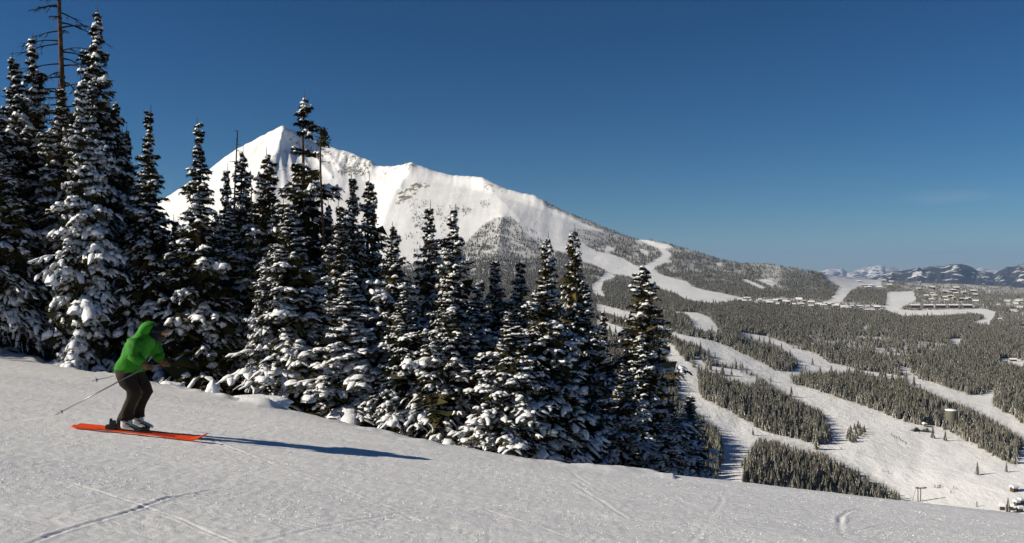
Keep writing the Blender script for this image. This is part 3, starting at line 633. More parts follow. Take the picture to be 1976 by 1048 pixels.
gi = ng.nodes.new('NodeGroupInput'); go = ng.nodes.new('NodeGroupOutput'); iop = ng.nodes.new('GeometryNodeInstanceOnPoints')
ci = ng.nodes.new('GeometryNodeCollectionInfo'); ci.inputs['Collection'].default_value = vc; ci.inputs['Separate Children'].default_value = True; ci.inputs['Reset Children'].default_value = True
def nattr(nm, ty):
    n = ng.nodes.new('GeometryNodeInputNamedAttribute'); n.data_type = ty; n.inputs['Name'].default_value = nm; return n
iop.inputs['Pick Instance'].default_value = True
ng.links.new(gi.outputs[0], iop.inputs['Points']); ng.links.new(ci.outputs[0], iop.inputs['Instance'])
ng.links.new(nattr('idx', 'INT').outputs['Attribute'], iop.inputs['Instance Index'])
er = ng.nodes.new('FunctionNodeEulerToRotation'); ng.links.new(nattr('rot', 'FLOAT_VECTOR').outputs['Attribute'], er.inputs[0]); ng.links.new(er.outputs[0], iop.inputs['Rotation'])
ng.links.new(nattr('scl', 'FLOAT_VECTOR').outputs['Attribute'], iop.inputs['Scale'])
ng.links.new(iop.outputs[0], go.inputs[0])
md = fo.modifiers.new('trees', 'NODES'); md.node_group = ng
for (px, py, hpx, lab) in [(1800, 846, 26, 'left one of two lone dark conifers on the wide piste below the water tank'), (1824, 851, 22, 'right one of two lone dark conifers on the wide piste below the water tank'),
                           (1886, 916, 26, 'lone dark conifer in the middle of the open base-area snow'), (1942, 911, 20, 'lone dark conifer under the tip of the long forest band'),
                           (1945, 990, 32, 'lone dark conifer beside the snowy huts at the far right bottom'), (1568, 705, 16, 'lone small conifer on the upper piste with its shadow beside it'), (1527, 765, 22, 'tall thin lone conifer at the near edge of the central piste'),
                           (1453, 840, 16, 'small lone conifer at the head of the lower stand beside the piste')]:
    p = far_at(px, py); o = link('conifer', near_variants[px % 4], None, p); h = hpx / F * p.y; o.scale = (h * 1.15, h * 1.15, h); tag(o, lab, 'tree')
# island of trees on the piste
g_ = [(1636, 848), (1640, 852), (1646, 846), (1650, 852), (1655, 846), (1660, 842), (1665, 838), (1643, 842), (1652, 838), (1660, 834), (1641, 835), (1649, 830), (1668, 834), (1656, 828), (1637, 842), (1645, 854)]
for q, (px, py) in enumerate(g_):
    p = far_at(px, py); o = link('conifer', near_variants[q % 4], None, p); h = random.uniform(14, 19) / F * p.y; o.scale = (h * 1.6, h * 1.6, h); o.rotation_euler = (0, 0, q)
    tag(o, 'bushy conifer in the round tree island standing alone on the wide piste', 'tree', 'conifers of the island on the wide piste')

# ------------------------------------------------------------------ foreground firs
def loft_batch(P, side, W, T, k, r):
    """P [N,S,3] paths, side [N,3], W,T [N,S] -> verts, quads of closed flattened tubes"""
    N_, S_, _ = P.shape; ang = 2 * np.pi * np.arange(k) / k
    ca, sa = np.cos(ang), np.sin(ang); sa = np.where(sa > 0, sa, sa * .55)
    jit = 1 + .5 * (r.random((N_, S_, k)) - .5)
    V = P[:, :, None, :] + side[:, None, None, :] * (W[:, :, None] * ca * jit)[..., None]
    V[..., 2] += T[:, :, None] * sa * jit
    # let the skirts of a pad hang over
    V[..., 2] -= (np.abs(ca) ** 2 * W[:, :, None] * .55)
    base = (np.arange(N_ * S_) * k).reshape(N_, S_)
    a = base[:, :-1, None] + np.arange(k); b = base[:, :-1, None] + (np.arange(k) + 1) % k
    c = base[:, 1:, None] + (np.arange(k) + 1) % k; d = base[:, 1:, None] + np.arange(k)
    return V.reshape(-1, 3), np.stack([a, b, c, d], -1).reshape(-1, 4)

def make_fir(seed, H=10., R=1.25, snow=.7, snow_top=.5, bare=None, dens=1., olive=False, shape=.85, droop=.55, low=.02, heavy=None, pad=1.):
    """returns (trunk mesh, crown mesh, snow mesh)"""
    r = np.random.default_rng(seed)
    z = []; zz = low * H
    while zz < H * .985:
        n = r.integers(5, 8) if zz < H * .8 else r.integers(4, 6)
        f = zz / H; wf = r.choice([.62, .85, 1., 1.12, 1.25])
        if not (bare and bare[0] < f < bare[1] and r.random() > .15):
            for q in range(int(n * dens)): z.append((zz + r.uniform(-.13, .13), r.uniform(0, 2 * np.pi), wf))
        zz += (.145 if f < .8 else .115) * (1.1 - .25 * f) * 1.25
    z = np.array(z); N_ = len(z); f = z[:, 0] / H; az = z[:, 1]; whf = z[:, 2]
    bump = 1 + .27 * np.array([mnoise.noise(Vector((math.cos(a) * 1.2 + seed, math.sin(a) * 1.2, zz_ * .9))) for a, zz_ in zip(az, z[:, 0])]) * 1.6
    L = (R * 1.15 * np.minimum(np.clip(1 - f, 0, 1) ** (shape * 1.0), .74 + .1 * (1 - f)) * (1 - .18 * sstep(.75, .92, f)) + .05) * whf * r.uniform(.62, 1.12, N_) * bump
    dirv = np.stack([np.cos(az), np.sin(az), 0 * az], -1); sidev = np.stack([-np.sin(az), np.cos(az), 0 * az], -1)
    dr = droop * (1 - f) * r.uniform(.7, 1.3, N_) + .12; up = .45 * f + .05
    def path(t, L_, d_, u_): return d_[:, None, :] * (L_[:, None] * t)[..., None] + np.array([0, 0, 1.]) * (L_[:, None] * (u_[:, None] * t - (dr_[:, None]) * t ** 2))[..., None]
    base = np.stack([0 * f, 0 * f, z[:, 0]], -1)
    S = 7; t = np.linspace(0.08, 1, S)[None, :]
    dr_ = dr; mainP = base[:, None, :] + path(t, L, dirv, up)
    paths = [(mainP, sidev, L, f, 1.0)]
    for tt in (.28, .46, .64, .82):
        for sg in (-1, 1):
            fr = tt + r.uniform(-.08, .08, N_)
            st = base + (dirv * (L * fr)[:, None]) + np.array([0, 0, 1.]) * (L * (up * fr - dr * fr ** 2))[:, None]
            an = sg * r.uniform(.55, 1.05, N_); d2 = dirv * np.cos(an)[:, None] + sidev * np.sin(an)[:, None]; s2 = np.stack([-d2[:, 1], d2[:, 0], 0 * an], -1)
            L2 = L * r.uniform(.25, .45, N_) * (1.15 - tt * .55)
            dr_ = dr * 1.6; t2 = np.linspace(0, 1, 5)[None, :]
            P2 = st[:, None, :] + path(t2, L2, d2, -dr * .8 * fr)
            paths.append((P2, s2, L2, f, .62))
    # crown: needle sprays along every path
    CV = []; 
    for P, sv, LL, ff, wgt in paths:
        n_st = 9 if wgt == 1 else 6
        tq = r.random((len(P), n_st)) * (P.shape[1] - 1.001); i0 = tq.astype(int); fr = (tq - i0)[..., None]
        q = P[np.arange(len(P))[:, None], i0] * (1 - fr) + P[np.arange(len(P))[:, None], i0 + 1] * fr
        dd = P[:, -1] - P[:, 0]; dd /= np.linalg.norm(dd, axis=1, keepdims=True) + 1e-9
        for sg, dz in ((-1, .05), (1, .05), (-.45, -.75), (.45, -.75)):
            ln = r.uniform(.07, .17, q.shape[:2]) * (.45 + .75 * np.clip(LL, 0, 1.)[:, None])
            tip = q + (sv[:, None, :] * sg + dd[:, None, :] * r.uniform(.3, 1.1, q.shape[:2])[..., None] + np.array([0, 0, dz])) * ln[..., None] * .85
            wv_ = dd[:, None, :] * (ln * .30)[..., None]; wv2 = np.array([0, 0, 1.]) * (ln * .12)[..., None]
            CV.append(np.stack([q - wv_, q + wv_ + wv2, tip + wv2 * r.normal(0, 1, q.shape[:2])[..., None]], 2).reshape(-1, 3))
    # dark leafy inside near the stem so that the tree is not see-through
    nin = int(900 * dens); zi = r.uniform(low * H, H * .93, nin)
    if bare: zi = zi[~((zi / H > bare[0]) & (zi / H < bare[1]))]; nin = len(zi)
    ai = r.uniform(0, 2 * np.pi, nin); Ri = (R * (1 - zi / H) ** shape) * r.uniform(.1, .62, nin); c = np.stack([np.cos(ai) * Ri, np.sin(ai) * Ri, zi], -1)
    tri = c[:, None, :] + r.normal(0, 1, (nin, 3, 3)) * (np.clip(Ri * .55, .02, .2) )[:, None, None]
    CV.append(tri.reshape(-1, 3))
    CV = np.concatenate(CV); crown = mesh('crown', CV, np.arange(len(CV)).reshape(-1, 3), M_needle_ol if olive else M_needle, False)
    # snow pads
    SV = []; SF = []; n0 = 0
    lump = np.array([mnoise.noise(Vector((math.cos(a) * 1.5 + seed * 2, math.sin(a) * 1.5, zz_ * 1.3 + 5))) for a, zz_ in zip(az, z[:, 0])])
    prob = snow * (1 - f) ** .5 + (snow_top - snow * 0) * f + .6 * lump
    for P, sv, LL, ff, wgt in paths:
        for ch in range(3 if wgt == 1 else 1):
            m = r.random(N_) < prob * (1.0 if wgt == 1 else .82)
            if not m.any(): continue
            n_ = int(m.sum()); S_ = 4; Pm0 = P[m]; Lm = LL[m]
            u0 = r.uniform(.10 + .29 * ch, .32 + .29 * ch, n_) if wgt == 1 else r.uniform(.0, .35, n_)
            u1 = np.minimum(u0 + (r.uniform(.14, .30, n_) if wgt == 1 else r.uniform(.5, .8, n_)), 1.06)
            uu = (u0[:, None] + (u1 - u0)[:, None] * np.linspace(0, 1, S_)[None, :]) * (P.shape[1] - 1)
            i0 = np.clip(uu.astype(int), 0, P.shape[1] - 2); fr = (uu - i0)[..., None]; ar = np.arange(n_)[:, None]
            Pm = Pm0[ar, i0] * (1 - fr) + Pm0[ar, i0 + 1] * fr
            Pm = Pm + sv[m][:, None, :] * (r.normal(0, .25, (n_, S_, 1)) * .06)
            big = np.clip(1 + 1.3 * lump[m], .55, 1.9)
            if heavy: big = big * (1 + heavy * r.random(n_) ** 6)
            W = pad * (.030 + .038 * np.clip(Lm, 0, 1.1))[:, None] * np.array([.45, 1, 1.05, .5]) * r.uniform(.55, 1.5, (n_, S_)) * big[:, None]
            W = np.minimum(W, (.055 + .11 * Lm)[:, None]); T = W * r.uniform(.55, 1.0, (n_, S_))
            Pm[..., 2] += T * .5 + .012
            v, q = loft_batch(Pm, sv[m], W, T, 6 if wgt == 1 else 5, r)
            SV.append(v); SF.append(q + n0); n0 += len(v)
    snow_me = mesh('snow_load', np.concatenate(SV), np.concatenate(SF), M_snowpad, True)
    tb = MB(); bend = [(.05 * math.sin(i * 1.3 + seed), .05 * math.cos(i * 1.7 + seed), H * 1.015 * i / 8) for i in range(9)]
    tb.tube(bend, [.15 * (1 - i / 8.1) + .004 for i in range(9)], 8)
    return tb.mesh('trunk', M_bark, True), crown, snow_me

V = {}
V['heavy'] = make_fir(11, R=1.15, snow=1.05, snow_top=1.0, heavy=1.6, pad=1.55)
V['mid'] = make_fir(12, R=1.3, snow=.72, snow_top=.85, heavy=.7)
V['mid2'] = make_fir(23, R=1.4, snow=.74, snow_top=.85, heavy=.8, shape=.75)
V['mid3'] = make_fir(34, R=1.25, snow=.68, snow_top=.7, heavy=1.1, shape=.95)
V['wide'] = make_fir(45, R=1.75, snow=.66, snow_top=.6, heavy=.8, shape=.8, droop=.7)
V['light'] = make_fir(56, R=1.2, snow=.5, snow_top=.45, shape=.7, olive=True)
V['spire'] = make_fir(67, R=1.35, snow=.62, snow_top=.35, shape=1.25, heavy=.8)
V['gap'] = make_fir(78, R=1.15, snow=.72, snow_top=.15, bare=(.80, .91), shape=.7)
V['olive'] = make_fir(89, R=1.2, snow=.74, snow_top=.8, olive=True, shape=.8)

def limb(mb, p0, d, L, rad, sub, r, depth=0, droopy=.25):
    pts = [Vector(p0)]; d = Vector(d).normalized(); n = 7
    for i in range(n):
        d = (d + Vector((r.uniform(-.13, .13), r.uniform(-.13, .13), r.uniform(-.08, .08) - droopy * .10 + (.12 if i > 4 else 0)))).normalized()
        pts.append(pts[-1] + d * L / n)
    mb.tube(pts, [rad * (1 - i / (n + .6)) + .002 for i in range(n + 1)], 5, False)
    if depth < sub:
        for q in range(6 if depth == 0 else 3):
            i = r.randint(2, n - 1); s = d.cross(Vector((0, 0, 1))).normalized() * r.choice((-1, 1)); dd = (d * .8 + s * r.uniform(.4, .9) + Vector((0, 0, r.uniform(-.3, .35)))).normalized()
            limb(mb, pts[i], dd, L * r.uniform(.18, .4), rad * .45, sub, r, depth + 1, droopy)

def place(name, px, top, Y, kind, hw=None, label='', group=None, lean=0, cat='tree', seed=0):
    r = random.Random(seed + int(px)); x = (px - CX) / F * Y; g = float(near_h(np.array([x]), np.array([Y]))[0]); zt = (CY - top) / F * Y
    Hh = zt - g + .15
    t = empty(name, (x, Y, g - .15), (0, lean, 0)); tag(t, label, cat, group)
    sz = Hh / 10.; sxy = sz
    if hw: sxy = 1.6 * (hw / F * Y) / {'heavy': 1.15, 'mid': 1.3, 'mid2': 1.4, 'mid3': 1.25, 'wide': 1.7, 'light': 1.2, 'spire': 1.3, 'gap': 1.15, 'olive': 1.2}[kind]
    rz = r.uniform(0, 6.28)
    for nm, me_ in zip(('trunk', 'crown', 'snow_load'), V[kind]):
        o = link(nm, me_, t); o.scale = (sxy, sxy, sz); o.rotation_euler = (0, 0, rz)
        if nm != 'trunk': o['kind'] = 'stuff'
    return t
TREES = [
    (-70, 60, 25, 'mid2', 80, 'snowy fir cut by the left edge of the photo, behind the slope edge', 0),
    (5, 300, 24.2, 'wide', 62, 'low broad shaded fir at the very left edge of the photo', 0),
    (27, 110, 27, 'mid', 60, 'snow-speckled fir left of the bare dead pine, with the lower of two tops there', 0),
    (62, 72, 27.2, 'mid3', 62, 'fir immediately left of the bare dead pine trunk, taller top of two there', 0),
    (187, 22, 27, 'mid3', 70, 'tallest dark fir rising behind the snow-plastered fir, right of the dead pine', 0),
    (158, 150, 23.6, 'heavy', 50, 'sunlit fir plastered with thick white snow lumps above the skier', 0),
    (243, 250, 27.5, 'mid', 46, 'narrow fir squeezed behind the right side of the snow-plastered fir', 0),
    (287, 210, 24.8, 'spire', 66, 'snowy fir with a snowball near its thin tip, right of the skier', 0),
    (338, 420, 30, 'olive', 45, 'small sunlit fir seen in the gap in front of the left foot of the peak', 0),
    (384, 235, 23.8, 'spire', 70, 'dark fir with a bare needle-thin tip left of the peak, its body deep in shade', 0),
    (437, 320, 29, 'olive', 40, 'slim dull fir between the thin dead snag and the needle-tipped fir', 0),
    (467, 288, 27, 'light', 42, 'slim fir directly right of the thin dead snag', 0),
    (517, 292, 25.5, 'light', 50, 'olive-tinged fir with a bare stick top below the peak summit', 0),
    (508, 495, 22.2, 'heavy', 26, 'thin young fir with a sunlit column of snow in front of the dark hollow', 0),
    (588, 187, 25, 'gap', 62, 'very tall fir crossing the right shoulder of the peak, bare stem below its tuft', 0),
    (560, 400, 22.4, 'mid2', 76, 'broad shaded fir standing in front of the very tall fir', 0),
    (655, 390, 24, 'olive', 50, 'sunlit fir around the foot of the tufted snag', 0),
    (680, 335, 25, 'olive', 48, 'sunlit fir with even snow ledges, left of a twin, under the cliff band', 0),
    (712, 343, 26, 'light', 44, 'sunlit fir with even snow ledges, right of a twin, under the cliff band', 0),
    (672, 520, 21.0, 'heavy', 62, 'shaded fir with big hanging snow pillows at the slope edge', 0),
    (758, 435, 22.5, 'mid', 60, 'snowy fir with a crooked pointed top left of the snow bowl', 0),
    (780, 560, 20.5, 'mid2', 58, 'short shaded fir at the slope edge below the crooked-topped fir', 0),
    (828, 393, 25, 'olive', 48, 'sunlit open fir with a blunt top in front of the snow bowl', 0),
    (876, 402, 23.6, 'mid3', 62, 'fir with a thin straight top right of the blunt-topped fir', 0),
    (865, 560, 20.2, 'wide', 78, 'broad shaded fir at the slope edge in the middle of the row', 0),
    (955, 495, 26, 'olive', 44, 'short fir with a pointed top in front of the dark wooded knoll', 0),
    (925, 540, 23, 'mid', 56, 'shaded snowy fir between the broad middle fir and its right neighbour', 0),
    (1003, 498, 25.5, 'olive', 52, 'olive sunlit fir with clustered snow tips right of the wooded knoll', 0),
    (1056, 455, 27, 'light', 44, 'thin-topped fir in front of the descending white piste', 0),
    (1050, 545, 20.4, 'wide', 92, 'big cone-shaped blue-shaded fir with drooping snowy boughs', 0),
    (1108, 440, 28, 'light', 44, 'brown-green fir with a sparse twiggy top right of the thin-topped fir', 0),
    (985, 600, 19.2, 'mid2', 70, 'low shaded fir at the slope edge left of the big cone-shaped fir', 0),
    (1128, 540, 24, 'mid', 52, 'fir with snow lumps catching sun at its right flank, beside the dark gap', 0),
    (1165, 600, 25, 'spire', 50, 'nearly black fir in the shade gap left of the prominent right fir', 0),
    (1240, 508, 24, 'light', 62, 'prominent freestanding fir at the right end of the row, trunk showing below', 0),
    (1236, 640, 23.2, 'mid3', 56, 'shorter snowy fir in front of the prominent right fir', 0),
    (1205, 700, 21.5, 'mid2', 50, 'low blue-shaded fir at the foot of the prominent right fir', 0),
    (1295, 770, 24, 'olive', 44, 'low shaded fir right of the prominent fir, at the slope edge', 0),
    (1332, 760, 31, 'olive', 44, 'bushy brownish sunlit fir at the right end of the fir row', 0),
    (1290, 800, 20.5, 'mid', 40, 'smallest shaded fir at the right end, its tip barely above the slope edge', 0)]
for n, (px, top, Y, kd, hw, lab, ln) in enumerate(TREES):
    place('fir_tree', px, top, Y, kd, hw, lab, 'snow-laden firs along the slope edge', seed=n * 7)
# the forest behind and beyond the left edge
fill = 0
for Y0, step, topadd in ((26.5, 50, 130), (30, 46, 110), (35, 44, 150), (41, 40, 190), (48, 40, 230)):
    px = -420
    while px < 1150:
        px += step * random.uniform(.75, 1.25)
        env = np.interp(px, [-500, 0, 100, 200, 290, 330, 390, 470, 600, 700, 760, 880, 960, 1060, 1150, 1240], [90, 100, 60, 60, 240, 440, 300, 330, 280, 380, 470, 450, 540, 520, 560, 700])
        Y = Y0 + random.uniform(-1.5, 1.5)
        place('fir_tree', px, env + topadd * random.uniform(.6, 1.2), Y, random.choice(['mid', 'mid2', 'mid3', 'olive', 'spire']), random.uniform(42, 58), 'unseen fir added beyond the left edge to shade the front row of snowy firs', 'firs deeper in the forest', seed=fill); fill += 1
# unseen trees added left of the picture to shade the front row
for px, Y in ((-170, 24), (-280, 25), (-400, 26), (-230, 29), (-350, 31), (-540, 27), (-700, 28), (-120, 30)):
    place('fir_tree', px, 60 + random.uniform(-40, 60), Y, random.choice(['mid', 'mid2', 'mid3']), 80, 'unseen fir added beyond the left edge to shade the front row of snowy firs', 'firs deeper in the forest', seed=px)

def snag(px, top, Y, rad, nb, zlo, Lmax, label, matl, seed, sub=1, fork=None, up=.15):
    r = random.Random(seed); x = (px - CX) / F * Y; g = float(near_h(np.array([x]), np.array([Y]))[0]); H = (CY - top) / F * Y - g
    t = empty('dead_tree', (x, Y, g)); tag(t, label, 'tree')
    mb = MB(); pts = [(.05 * math.sin(i * .9 + seed), .05 * math.cos(i * 1.1), H * i / 10) for i in range(11)]
    mb.tube(pts, [rad * (1 - i / 11.5) + .01 for i in range(11)], 10); mb.build('trunk', matl, t, True)
    for b in range(nb):
        f = zlo + (1 - zlo) * (b + r.random()) / nb; a = r.choice((math.pi, 0)) + r.gauss(0, .75); L = Lmax * (1 - ((f - zlo) / (1 - zlo)) * .75) * r.uniform(.5, 1.1)
        m2 = MB(); limb(m2, (pts[int(f * 10)][0], pts[int(f * 10)][1], H * f), (math.cos(a), math.sin(a), r.uniform(-.15, .1) + up), L, max(rad * .17, .012), sub, r, 0, .9)
        m2.build('branch', M_twig, t, True)
    return t, H
snag(118, -150, 28.6, .17, 74, .30, 2.7, 'tall bare dead pine with reddish trunk and long bare drooping branches', M_deadwood, 3, 2)
snag(455, 252, 25.5, .05, 14, .70, .55, 'thin leafless snag with short twigs left of the peak', M_twig, 5, 1)
snag(488, 360, 26.5, .035, 9, .70, .8, 'slender grey leafless snag below the left slope of the peak', M_bark, 8, 1)
t, H = snag(622, 246, 24.2, .075, 12, .62, .6, 'thin nearly bare fir with a dark leafy tuft at its tip, over the cliff band', M_bark, 9, 1)
o = link('crown', V['gap'][1], t, (0, 0, 0))
bm_ = MB()
rr = random.Random(4)
for i in range(260):
    a = rr.uniform(0, 6.28); q = rr.uniform(0, .19); zc_ = H - .02 - rr.random() * .55; c = Vector((q * math.cos(a) + .02, q * math.sin(a), zc_))
    d1 = Vector((rr.gauss(0, 1), rr.gauss(0, 1), rr.gauss(.4, 1))).normalized() * .10; d2 = Vector((rr.gauss(0, 1), rr.gauss(0, 1), rr.gauss(0, 1))).normalized() * .035
    bm_.add([c - d2, c + d2, c + d1], [(0, 1, 2)])
o.data = bm_.mesh('crown', M_needle)

# snow-buried saplings and mounds at the forest edge
def mound(px, py, w, h, lab, seed, dy=0):
    a = (px - CX) / F; Y = float(np.interp(px, YCX, YCV)) + 2.2 + dy; p = Vector((a * Y, Y, float(near_h(np.array([a * Y]), np.array([Y]))[0]))); mb = MB()
    zt = (CY - py) / F * Y; mb.ball((0, 0, 0), (w, w * .8, h), 20, 12, None, .35, seed)
    for q in range(3): mb.ball((random.uniform(-w, w) * .7, random.uniform(-.2, .1), -h * .2), (w * .55, w * .5, h * .6), 16, 10, None, .35, seed + q + 1)
    o = mb.build('snow_mound', M_snowpad, None, True, (p.x, Y, zt - h * .9)); tag(o, lab, 'snow mound')
mound(410, 738, .16, .34, 'upright snow-buried sapling like a white finger at the forest edge', 1)
mound(330, 738, .36, .15, 'rounded blue-shaded snow mound right behind the skier', 2)
mound(370, 752, .4, .16, 'low snow mound between the skier mound and the upright white finger', 3)
mound(490, 764, .75, .16, 'long flat snow hump in the dark hollow under the firs', 4)
mound(105, 698, .6, .12, 'low snow hump below the bare dead pine', 5)


# ------------------------------------------------------------------ the skier
SKP = px_ground(262, 831); SY = SKP.y
def Q(px, py, dy=0.0):
    """skier-local point from its place in profile; dy is depth away from the eye"""
    return Vector(((px - CX) / F * SY - SKP.x, dy, (CY - py) / F * SY - SKP.z))
M_jacket = mat('green shell jacket', (.035, .24, .012), .7, .2, noise=(6, (.016, .13, .007), .4, .7), bump=(9, .6, .02))
M_pants = mat('dark brown ski trousers', (.026, .018, .012), .8, .2, noise=(5, (.018, .013, .009), .4, .7), bump=(11, .7, .02))
M_helmet = mat('black helmet shell', (.010, .010, .011), .65, .15)
M_skin = mat('skin', (.50, .27, .17), .55, .3)
M_glove = mat('tan leather glove', (.20, .12, .05), .7, .2, noise=(20, (.10, .06, .03), .4, .6))
M_boot = mat('white boot plastic', (.62, .62, .60), .4, .4)
M_black = mat('black plastic', (.015, .015, .016), .5, .3)
M_ski = mat('orange ski topsheet', (.90, .085, .006), .5, .3)
M_skidark = mat('dark red ski print', (.35, .03, .01), .4, .4)
M_pole = mat('grey pole shaft', (.18, .18, .19), .35, .5, metal=.6)
M_lens = mat('amber goggle lens', (.30, .14, .05), .15, .6)
def skinned(name, pts, edges, radii, m, parent, sub=2, root=0):
    me = bpy.data.meshes.new(name); me.from_pydata([tuple(p) for p in pts], edges, [])
    o = link(name, me, parent); o.modifiers.new('Skin', 'SKIN'); me.skin_vertices[0].data[root].use_root = True
    for i, rr_ in enumerate(radii): me.skin_vertices[0].data[i].radius = rr_ if isinstance(rr_, tuple) else (rr_, rr_)
    mo = o.modifiers.new('Sub', 'SUBSURF'); mo.levels = sub; mo.render_levels = sub
    bpy.context.view_layer.update()
    ev = o.evaluated_get(bpy.context.evaluated_depsgraph_get()); nm = bpy.data.meshes.new_from_object(ev)
    o.modifiers.clear(); o.data = nm; nm.materials.clear(); nm.materials.append(m)
    nm.polygons.foreach_set('use_smooth', [True] * len(nm.polygons)); return o
def ring_loft(mb, rings, k=20, cap=True, fold=0, sd=0):
    """rings: (centre, axis a in the profile plane, half a, half depth)"""
    Vv = []
    for i, (c, ax, ha, hd) in enumerate(rings):
        ax = Vector(ax).normalized()
        for j in range(k):
            th = 2 * math.pi * j / k; n_ = 1 + fold * mnoise.noise(Vector((math.cos(th) * 1.6, math.sin(th) * 1.6 + sd, i * .75 + sd)))
            Vv.append(Vector(c) + (ax * math.cos(th) * ha + Vector((0, 1, 0)) * math.sin(th) * hd) * n_)
    Fc = [(i * k + j, i * k + (j + 1) % k, (i + 1) * k + (j + 1) % k, (i + 1) * k + j) for i in range(len(rings) - 1) for j in range(k)]
    if cap: Fc += [tuple(range(k))[::-1], tuple((len(rings) - 1) * k + j for j in range(k))]
    mb.add(Vv, Fc)
person = empty('person', SKP); tag(person, 'skier in a green hooded jacket and dark trousers crouching forward over orange skis', 'person')
# body: one continuous figure under the clothes
bp = [Q(252, 716), Q(262, 692), Q(276, 664), Q(290, 649), Q(302, 641), Q(309, 644),
      Q(251, 722, -.10), Q(268, 757, -.12), Q(254, 800, -.13), Q(256, 814, -.13),
      Q(256, 721, .10), Q(276, 756, .12), Q(260, 800, .13), Q(262, 814, .13),
      Q(274, 655, -.19), Q(275, 683, -.25), Q(292, 697, -.24), Q(280, 655, .19), Q(287, 686, .26), Q(299, 699, .21)]
be = [(0, 1), (1, 2), (2, 3), (3, 4), (4, 5), (0, 6), (6, 7), (7, 8), (8, 9), (0, 10), (10, 11), (11, 12), (12, 13), (2, 14), (14, 15), (15, 16), (2, 17), (17, 18), (18, 19)]
br_ = [.11, .11, .12, .05, .075, .05, .075, .05, .032, .028, .075, .05, .032, .028, .06, .042, .028, .06, .042, .028]
skinned('body', bp, be, br_, M_skin, person)
mb = MB()
ax0 = Vector((1, 0, 0))
jr = [(Q(250, 716), (1, 0, .02), .205, .185), (Q(251, 710), (1, 0, -.02), .200, .19), (Q(254, 700), (1, 0, -.1), .188, .20), (Q(258, 690), (1, 0, -.22), .178, .205), (Q(263, 680), (1, 0, -.34), .172, .21),
      (Q(269, 670), (1, 0, -.46), .165, .22), (Q(275, 661), (1, 0, -.6), .155, .22), (Q(280, 653), (1, 0, -.7), .135, .19), (Q(284, 647), (1, 0, -.8), .115, .15), (Q(289, 643), (1, 0, -.9), .085, .09)]
ring_loft(mb, jr, 28, True, .20, 3)
jk = mb.build('jacket', M_jacket, person, True); tag(jk, 'bright green shell jacket')
mb2 = MB(); ring_loft(mb2, [(Q(250, 717.5), (1, 0, .02), .207, .187), (Q(250, 714), (1, 0, .02), .209, .189)], 28, False, .20, 3); mb2.build('hem', M_jacket, jk, True)
def sleeve(a, b, c, sgn, nm):
    m_ = MB(); P = [a, a.lerp(b, .4), a.lerp(b, .8), b, b.lerp(c, .25), b.lerp(c, .6), c]; R_ = [.105, .098, .088, .084, .080, .070, .056]
    m_.tube(P, R_, 14); vv = []
    for q, v in enumerate(m_.V): vv.append(Vector(v) + Vector((mnoise.noise(Vector(v) * 17), mnoise.noise(Vector(v) * 17 + Vector((9, 0, 0))), mnoise.noise(Vector(v) * 17 + Vector((0, 9, 0))))) * .024)
    m_.V = [tuple(v) for v in vv]
    return m_.build('sleeve', M_jacket, jk, True)
sleeve(Q(272, 654, -.17), Q(275, 683, -.26), Q(291, 697, -.25), -1, 'r'); sleeve(Q(280, 655, .17), Q(289, 687, .27), Q(298, 700, .22), 1, 'l')
hb = MB(); ring_loft(hb, [(Q(280, 652), (1, 0, .5), .10, .12), (Q(281, 644), (1, 0, .35), .130, .14), (Q(284, 637), (1, 0, .25), .140, .145), (Q(287, 630), (1, 0, .1), .130, .138), (Q(290, 625), (1, 0, -.1), .10, .11), (Q(292, 621.5), (1, 0, -.3), .05, .06)], 18, True, .14, 8)
tag(hb.build('hood', M_jacket, jk, True), 'green hood bunched behind the dark helmet')
# trousers
tb = MB()
def leg_rings(o, dy):
    return [(Q(251 + o, 713, dy * .6), (1, 0, 0), .150, .12), (Q(253 + o, 724, dy * .8), (1, 0, .15), .135, .115), (Q(259 + o, 737, dy), (1, 0, .3), .112, .10), (Q(267 + o, 750, dy), (1, 0, .15), .096, .09), (Q(269 + o, 758, dy), (1, 0, -.05), .098, .09),
            (Q(265 + o, 769, dy), (1, 0, -.25), .082, .08), (Q(260 + o, 780, dy), (1, 0, -.25), .078, .078), (Q(256 + o, 791, dy), (1, 0, -.2), .078, .08), (Q(254 + o, 801, dy), (1, 0, -.1), .094, .094), (Q(253.5 + o, 807, dy), (1, 0, 0), .098, .098)]
ring_loft(tb, leg_rings(-3, -.12), 18, True, .26, 1); ring_loft(tb, leg_rings(4, .12), 18, True, .26, 5)
tb.build('trousers', M_pants, person, True)
# head gear
hm = MB(); hm.ball(Q(303, 639), (.118, .104, .115), 20, 14); tag(hm.build('helmet', M_helmet, person, True), 'black helmet')
bf = MB(); bf.ball(Q(309, 650), (.078, .072, .075), 14, 10); bf.build('face_mask', M_black, person, True)
gg = MB()
for ty in (-1, 1):
    pass
gg.ball(Q(317, 642), (.040, .082, .042), 14, 10); gl = gg.build('goggles', M_lens, person, True)
st_ = MB(); ring_loft(st_, [(Q(305, 637), (1, 0, -.1), .116, .107), (Q(305, 641), (1, 0, -.1), .118, .109)], 20, False); st_.build('strap', M_black, gl, True)
ns = MB(); ns.ball(Q(319, 648), (.020, .018, .020), 8, 6); ns.build('nose', M_skin, person, True)
